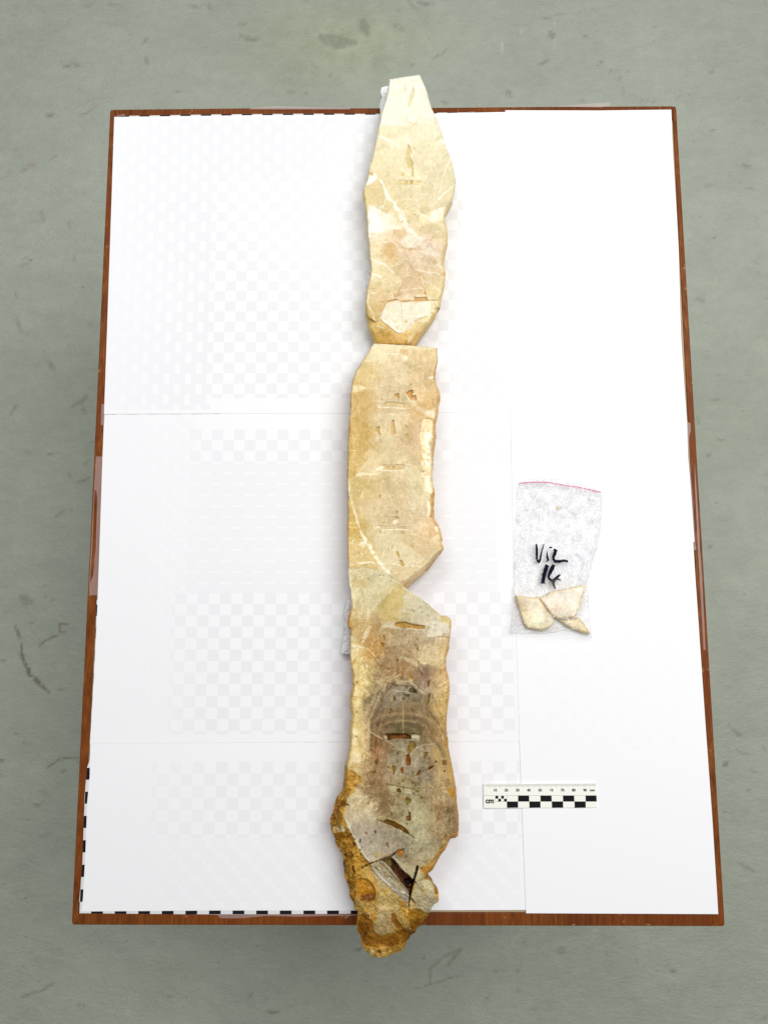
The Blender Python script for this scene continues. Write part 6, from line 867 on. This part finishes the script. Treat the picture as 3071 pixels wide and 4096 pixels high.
def zip_bag():
    OUT = ZB(345, 222, 415, 172, 520, 172, 640, 158, 760, 172, 900, 200, 1080, 235, 1180, 275, 1252, 335, 1268, 370, 1265, 450, 1258, 560, 1256, 680, 1235, 800, 1210, 950, 1165, 1080, 1135, 1200, 1108, 1330, 1100, 1420, 1112, 1500, 1112, 1650, 1130, 1800, 1146, 1940, 1080, 1925, 1010, 1900, 900, 1868, 830, 1858, 740, 1880, 620, 1893, 420, 1890, 243, 1890, 262, 1740, 272, 1620, 300, 1500, 282, 1455, 296, 1250, 296, 1080, 312, 800, 322, 560, 326, 400, 326, 250)
    c = Canvas(2025, 1895, 2425, 2565, 3); X, Y = c.X, c.Y
    d = np.where(inside(X, Y, OUT), seg_dist(X, Y, OUT, closed=True), 0)
    bul = .0010 * sstep(0, 30, d) + fbm(X, Y, 40, 5, 4) * .0010 * sstep(0, 20, d) + np.abs(fbm(X, Y * .6, 18, 9, 4)) * .0008 * sstep(0, 16, d)
    for cx_, cy_, rx, ry, h in ((2140, 2455, 100, 90, .0078), (2245, 2425, 118, 100, .0100), (2320, 2500, 60, 60, .0070), (2232, 2034, 34, 28, .0028)):
        bul += h * sstep(1.45, .55, np.hypot((X - cx_) / rx, (Y - cy_) / ry))
    bul = np.maximum(np.minimum(bul, .0108), 0) + .0022 * sstep(2330, 2400, Y)*sstep(0, 20, d)
    root = tag(empty('zip_bag', U(2200, 2200, .0014)), 'clear crumpled zip bag with pink seal and handwritten black marker, holding stone chips', 'plastic bag')
    m = inside(X, Y, OUT); h, w = X.shape; idx = np.arange(h * w).reshape(h, w); q = m[:-1, :-1] & m[1:, :-1] & m[:-1, 1:] & m[1:, 1:]
    Q = np.stack([idx[1:, :-1], idx[1:, 1:], idx[:-1, 1:], idx[:-1, :-1]], -1)[q]; used = np.unique(Q); rem = np.full(h * w, -1); rem[used] = np.arange(len(used))
    zf = .0020 + bul + .0012
    P = U(X, Y, zf).reshape(-1, 3)[used]; mesh_obj('front_film', P, rem[Q], film_mat('bag_film', .03, (240, 239, 246)), root, True)
    P2_ = U(X, Y, X * 0 + .0016).reshape(-1, 3)[used]; mesh_obj('back_film', P2_, rem[Q], film_mat('bag_film_back', .0, (250, 250, 252), .3), root, True)
    seam = film_mat('bag_seam', .34, (226, 222, 230), .5)
    def ribbon(nm, pts, ws, zz, mat, dz=0):
        V, Fc = [], []; n = len(pts)
        for i, (x, y) in enumerate(pts):
            a = pts[max(0, i - 1)]; b = pts[min(n - 1, i + 1)]; dx, dy = b[0] - a[0], b[1] - a[1]; L = math.hypot(dx, dy) + 1e-6; wv = (ws[i] if isinstance(ws, (list, tuple)) else ws) / 2
            for sgn in (-1, 1): px, py = x - dy / L * wv * sgn, y + dx / L * wv * sgn; z = zz(px, py) if callable(zz) else zz; V.append(U(px, py, z))
        Fc = [(2 * i, 2 * i + 1, 2 * i + 3, 2 * i + 2) for i in range(n - 1)]; return mesh_obj(nm, V, Fc, mat, root, True)
    def dens(pts, k=6):
        o = []
        for i in range(len(pts) - 1):
            for j in range(k): t = j / k; o.append((pts[i][0] * (1 - t) + pts[i + 1][0] * t, pts[i][1] * (1 - t) + pts[i + 1][1] * t))
        return o + [pts[-1]]
    def ZZ(off): 
        def f(px, py):
            j = min(max(int(round((px - c.x0) / 3)), 0), w - 1); i = min(max(int(round((py - c.y0) / 3)), 0), h - 1); i0, i1, j0, j1 = max(i - 1, 0), min(i + 2, h), max(j - 1, 0), min(j + 2, w); return float(zf[i0:i1, j0:j1].max()) + off
        return f
    ribbon('side_seam', dens(ZB(326, 250, 326, 400, 322, 560, 312, 800, 296, 1080, 296, 1250, 284, 1455, 302, 1500, 272, 1620, 262, 1740, 246, 1888)), 3.6, ZZ(.0003), seam)
    ribbon('side_seam', dens(ZB(1266, 350, 1265, 450, 1256, 560, 1254, 680, 1233, 800, 1208, 950, 1163, 1080, 1133, 1200, 1106, 1330, 1099, 1420, 1110, 1500, 1110, 1650, 1128, 1800, 1144, 1938)), 3.8, ZZ(.0003), seam)
    ribbon('bottom_seam', dens(ZB(246, 1886, 420, 1886, 620, 1889, 740, 1876, 830, 1854, 900, 1864, 1010, 1896, 1140, 1936)), 3.2, ZZ(.0003), seam)
    seal = ZB(345, 228, 440, 221, 560, 217, 680, 222, 780, 240, 880, 258, 1000, 272, 1100, 295, 1180, 312, 1235, 324, 1249, 338)
    pink = simple('pink_seal', (196, 48, 110), .35); pr = simple('seal_plastic', (226, 220, 230), .25)
    ribbon('seal_line', dens(seal), [2.6 + 1.6 * abs(math.sin(i * .9)) for i in range(61)][:61], ZZ(.0009), pink)
    ribbon('zip_track', dens([(x, y + 9) for x, y in seal]), 3.2, ZZ(.0007), seam); ribbon('zip_track', dens([(x, y + 16) for x, y in seal]), 2.4, ZZ(.0007), seam)
    rc = random.Random(21); cv_, cf_ = [], []
    for i in range(300):
        if i < 190: x, y, L, t = rc.uniform(2075, 2395), rc.uniform(1960, 2340), rc.uniform(8, 46), rc.gauss(1.45, .7)
        elif i < 265: x, y, L, t = rc.uniform(2110, 2340), rc.uniform(2440, 2515), rc.uniform(5, 26), rc.gauss(.4, .8)
        else: x, y, L, t = rc.uniform(2055, 2110), rc.uniform(1950, 2520), rc.uniform(10, 50), rc.gauss(1.5, .2)
        if 2130 < x < 2270 and 2160 < y < 2370: continue
        pts = [(x + L * (u - .5) * math.cos(t) + 3 * math.sin(u * 5 + i), y + L * (u - .5) * math.sin(t) + 3 * math.cos(u * 4 + i)) for u in (0, .25, .5, .75, 1)]
        if not all(inside(np.array([p[0]]), np.array([p[1]]), OUT)[0] for p in pts): continue
        wd = rc.uniform(1.2, 3.2); o = ribbon('tmp', pts, [.5, wd * .8, wd, wd * .7, .4], ZZ(.0005), None); k = len(cv_); org = np.array(root.location[:])
        cv_ += [np.array(v.co[:]) + org for v in o.data.vertices]; cf_ += [tuple(q + k for q in p.vertices) for p in o.data.polygons]; bpy.data.objects.remove(o)
    mesh_obj('crease_glint', cv_, cf_, film_mat('bag_crease_glint', .8, (255, 255, 255), .6), root, True)['kind'] = 'stuff'  # white ribbons along the film folds, painted as their glints
    ink = NT('marker_ink'); px_, py_, pz_, pv = ink.pos(); ink.color(ink.mix(ink.ramp(ink.noise(pv, 900, 3, .6), .68, .76), tuple(lin((18, 14, 34))), tuple(lin((196, 194, 206)))), .8, .08)
    K = ZB
    strokes = [(K(536, 902, 541, 950, 541, 1010, 540, 1060, 552, 1092, 566, 1100, 578, 1075, 588, 1020, 600, 965, 616, 920), [6, 9, 9, 7, 7, 9, 8, 6, 5, 4]), (K(598, 910, 624, 911), [3, 4]),
        (K(657, 982, 654, 1020, 660, 1060, 668, 1088), [2, 6, 9, 7]), (K(640, 1097, 664, 1084), [4, 4]), (K(676, 934, 696, 942, 714, 936), [3, 7, 3]),
        (K(724, 958, 745, 968, 762, 985), [5, 9, 5]), (K(752, 960, 742, 1000, 726, 1040, 722, 1066, 745, 1092, 790, 1094, 840, 1084, 886, 1094), [12, 13, 11, 9, 11, 11, 9, 8]),
        (K(656, 1135, 640, 1180, 622, 1240, 612, 1300, 608, 1340), [15, 15, 14, 13, 15]), (K(630, 1132, 662, 1138), [5, 6]),
        (K(728, 1130, 706, 1180, 682, 1230, 668, 1268, 690, 1296, 720, 1310, 752, 1286, 775, 1258, 800, 1238), [14, 15, 11, 8, 10, 12, 12, 9, 6]), (K(748, 1280, 728, 1310, 722, 1340, 734, 1370, 745, 1400), [10, 11, 10, 9, 4]), (K(760, 1285, 784, 1292, 808, 1302), [9, 7, 3])]
    V, Fc = [], []
    for n_, (pts, ws) in enumerate(strokes):
        dp = dens(pts, 4); dw = [np.interp(i / 4, range(len(ws)), ws) * (1.08 + .12 * math.sin(i * 1.7 + n_)) for i in range(len(dp))]; o = ribbon('tmp', dp, dw, (.0068 + n_ * .00003), None)
        k = len(V); org = np.array(root.location[:]); V += [np.array(v.co[:]) + org for v in o.data.vertices]; Fc += [tuple(i + k for i in p.vertices) for p in o.data.polygons]; bpy.data.objects.remove(o)
    mesh_obj('handwriting', V, Fc, ink.m, root, True)
zip_bag()
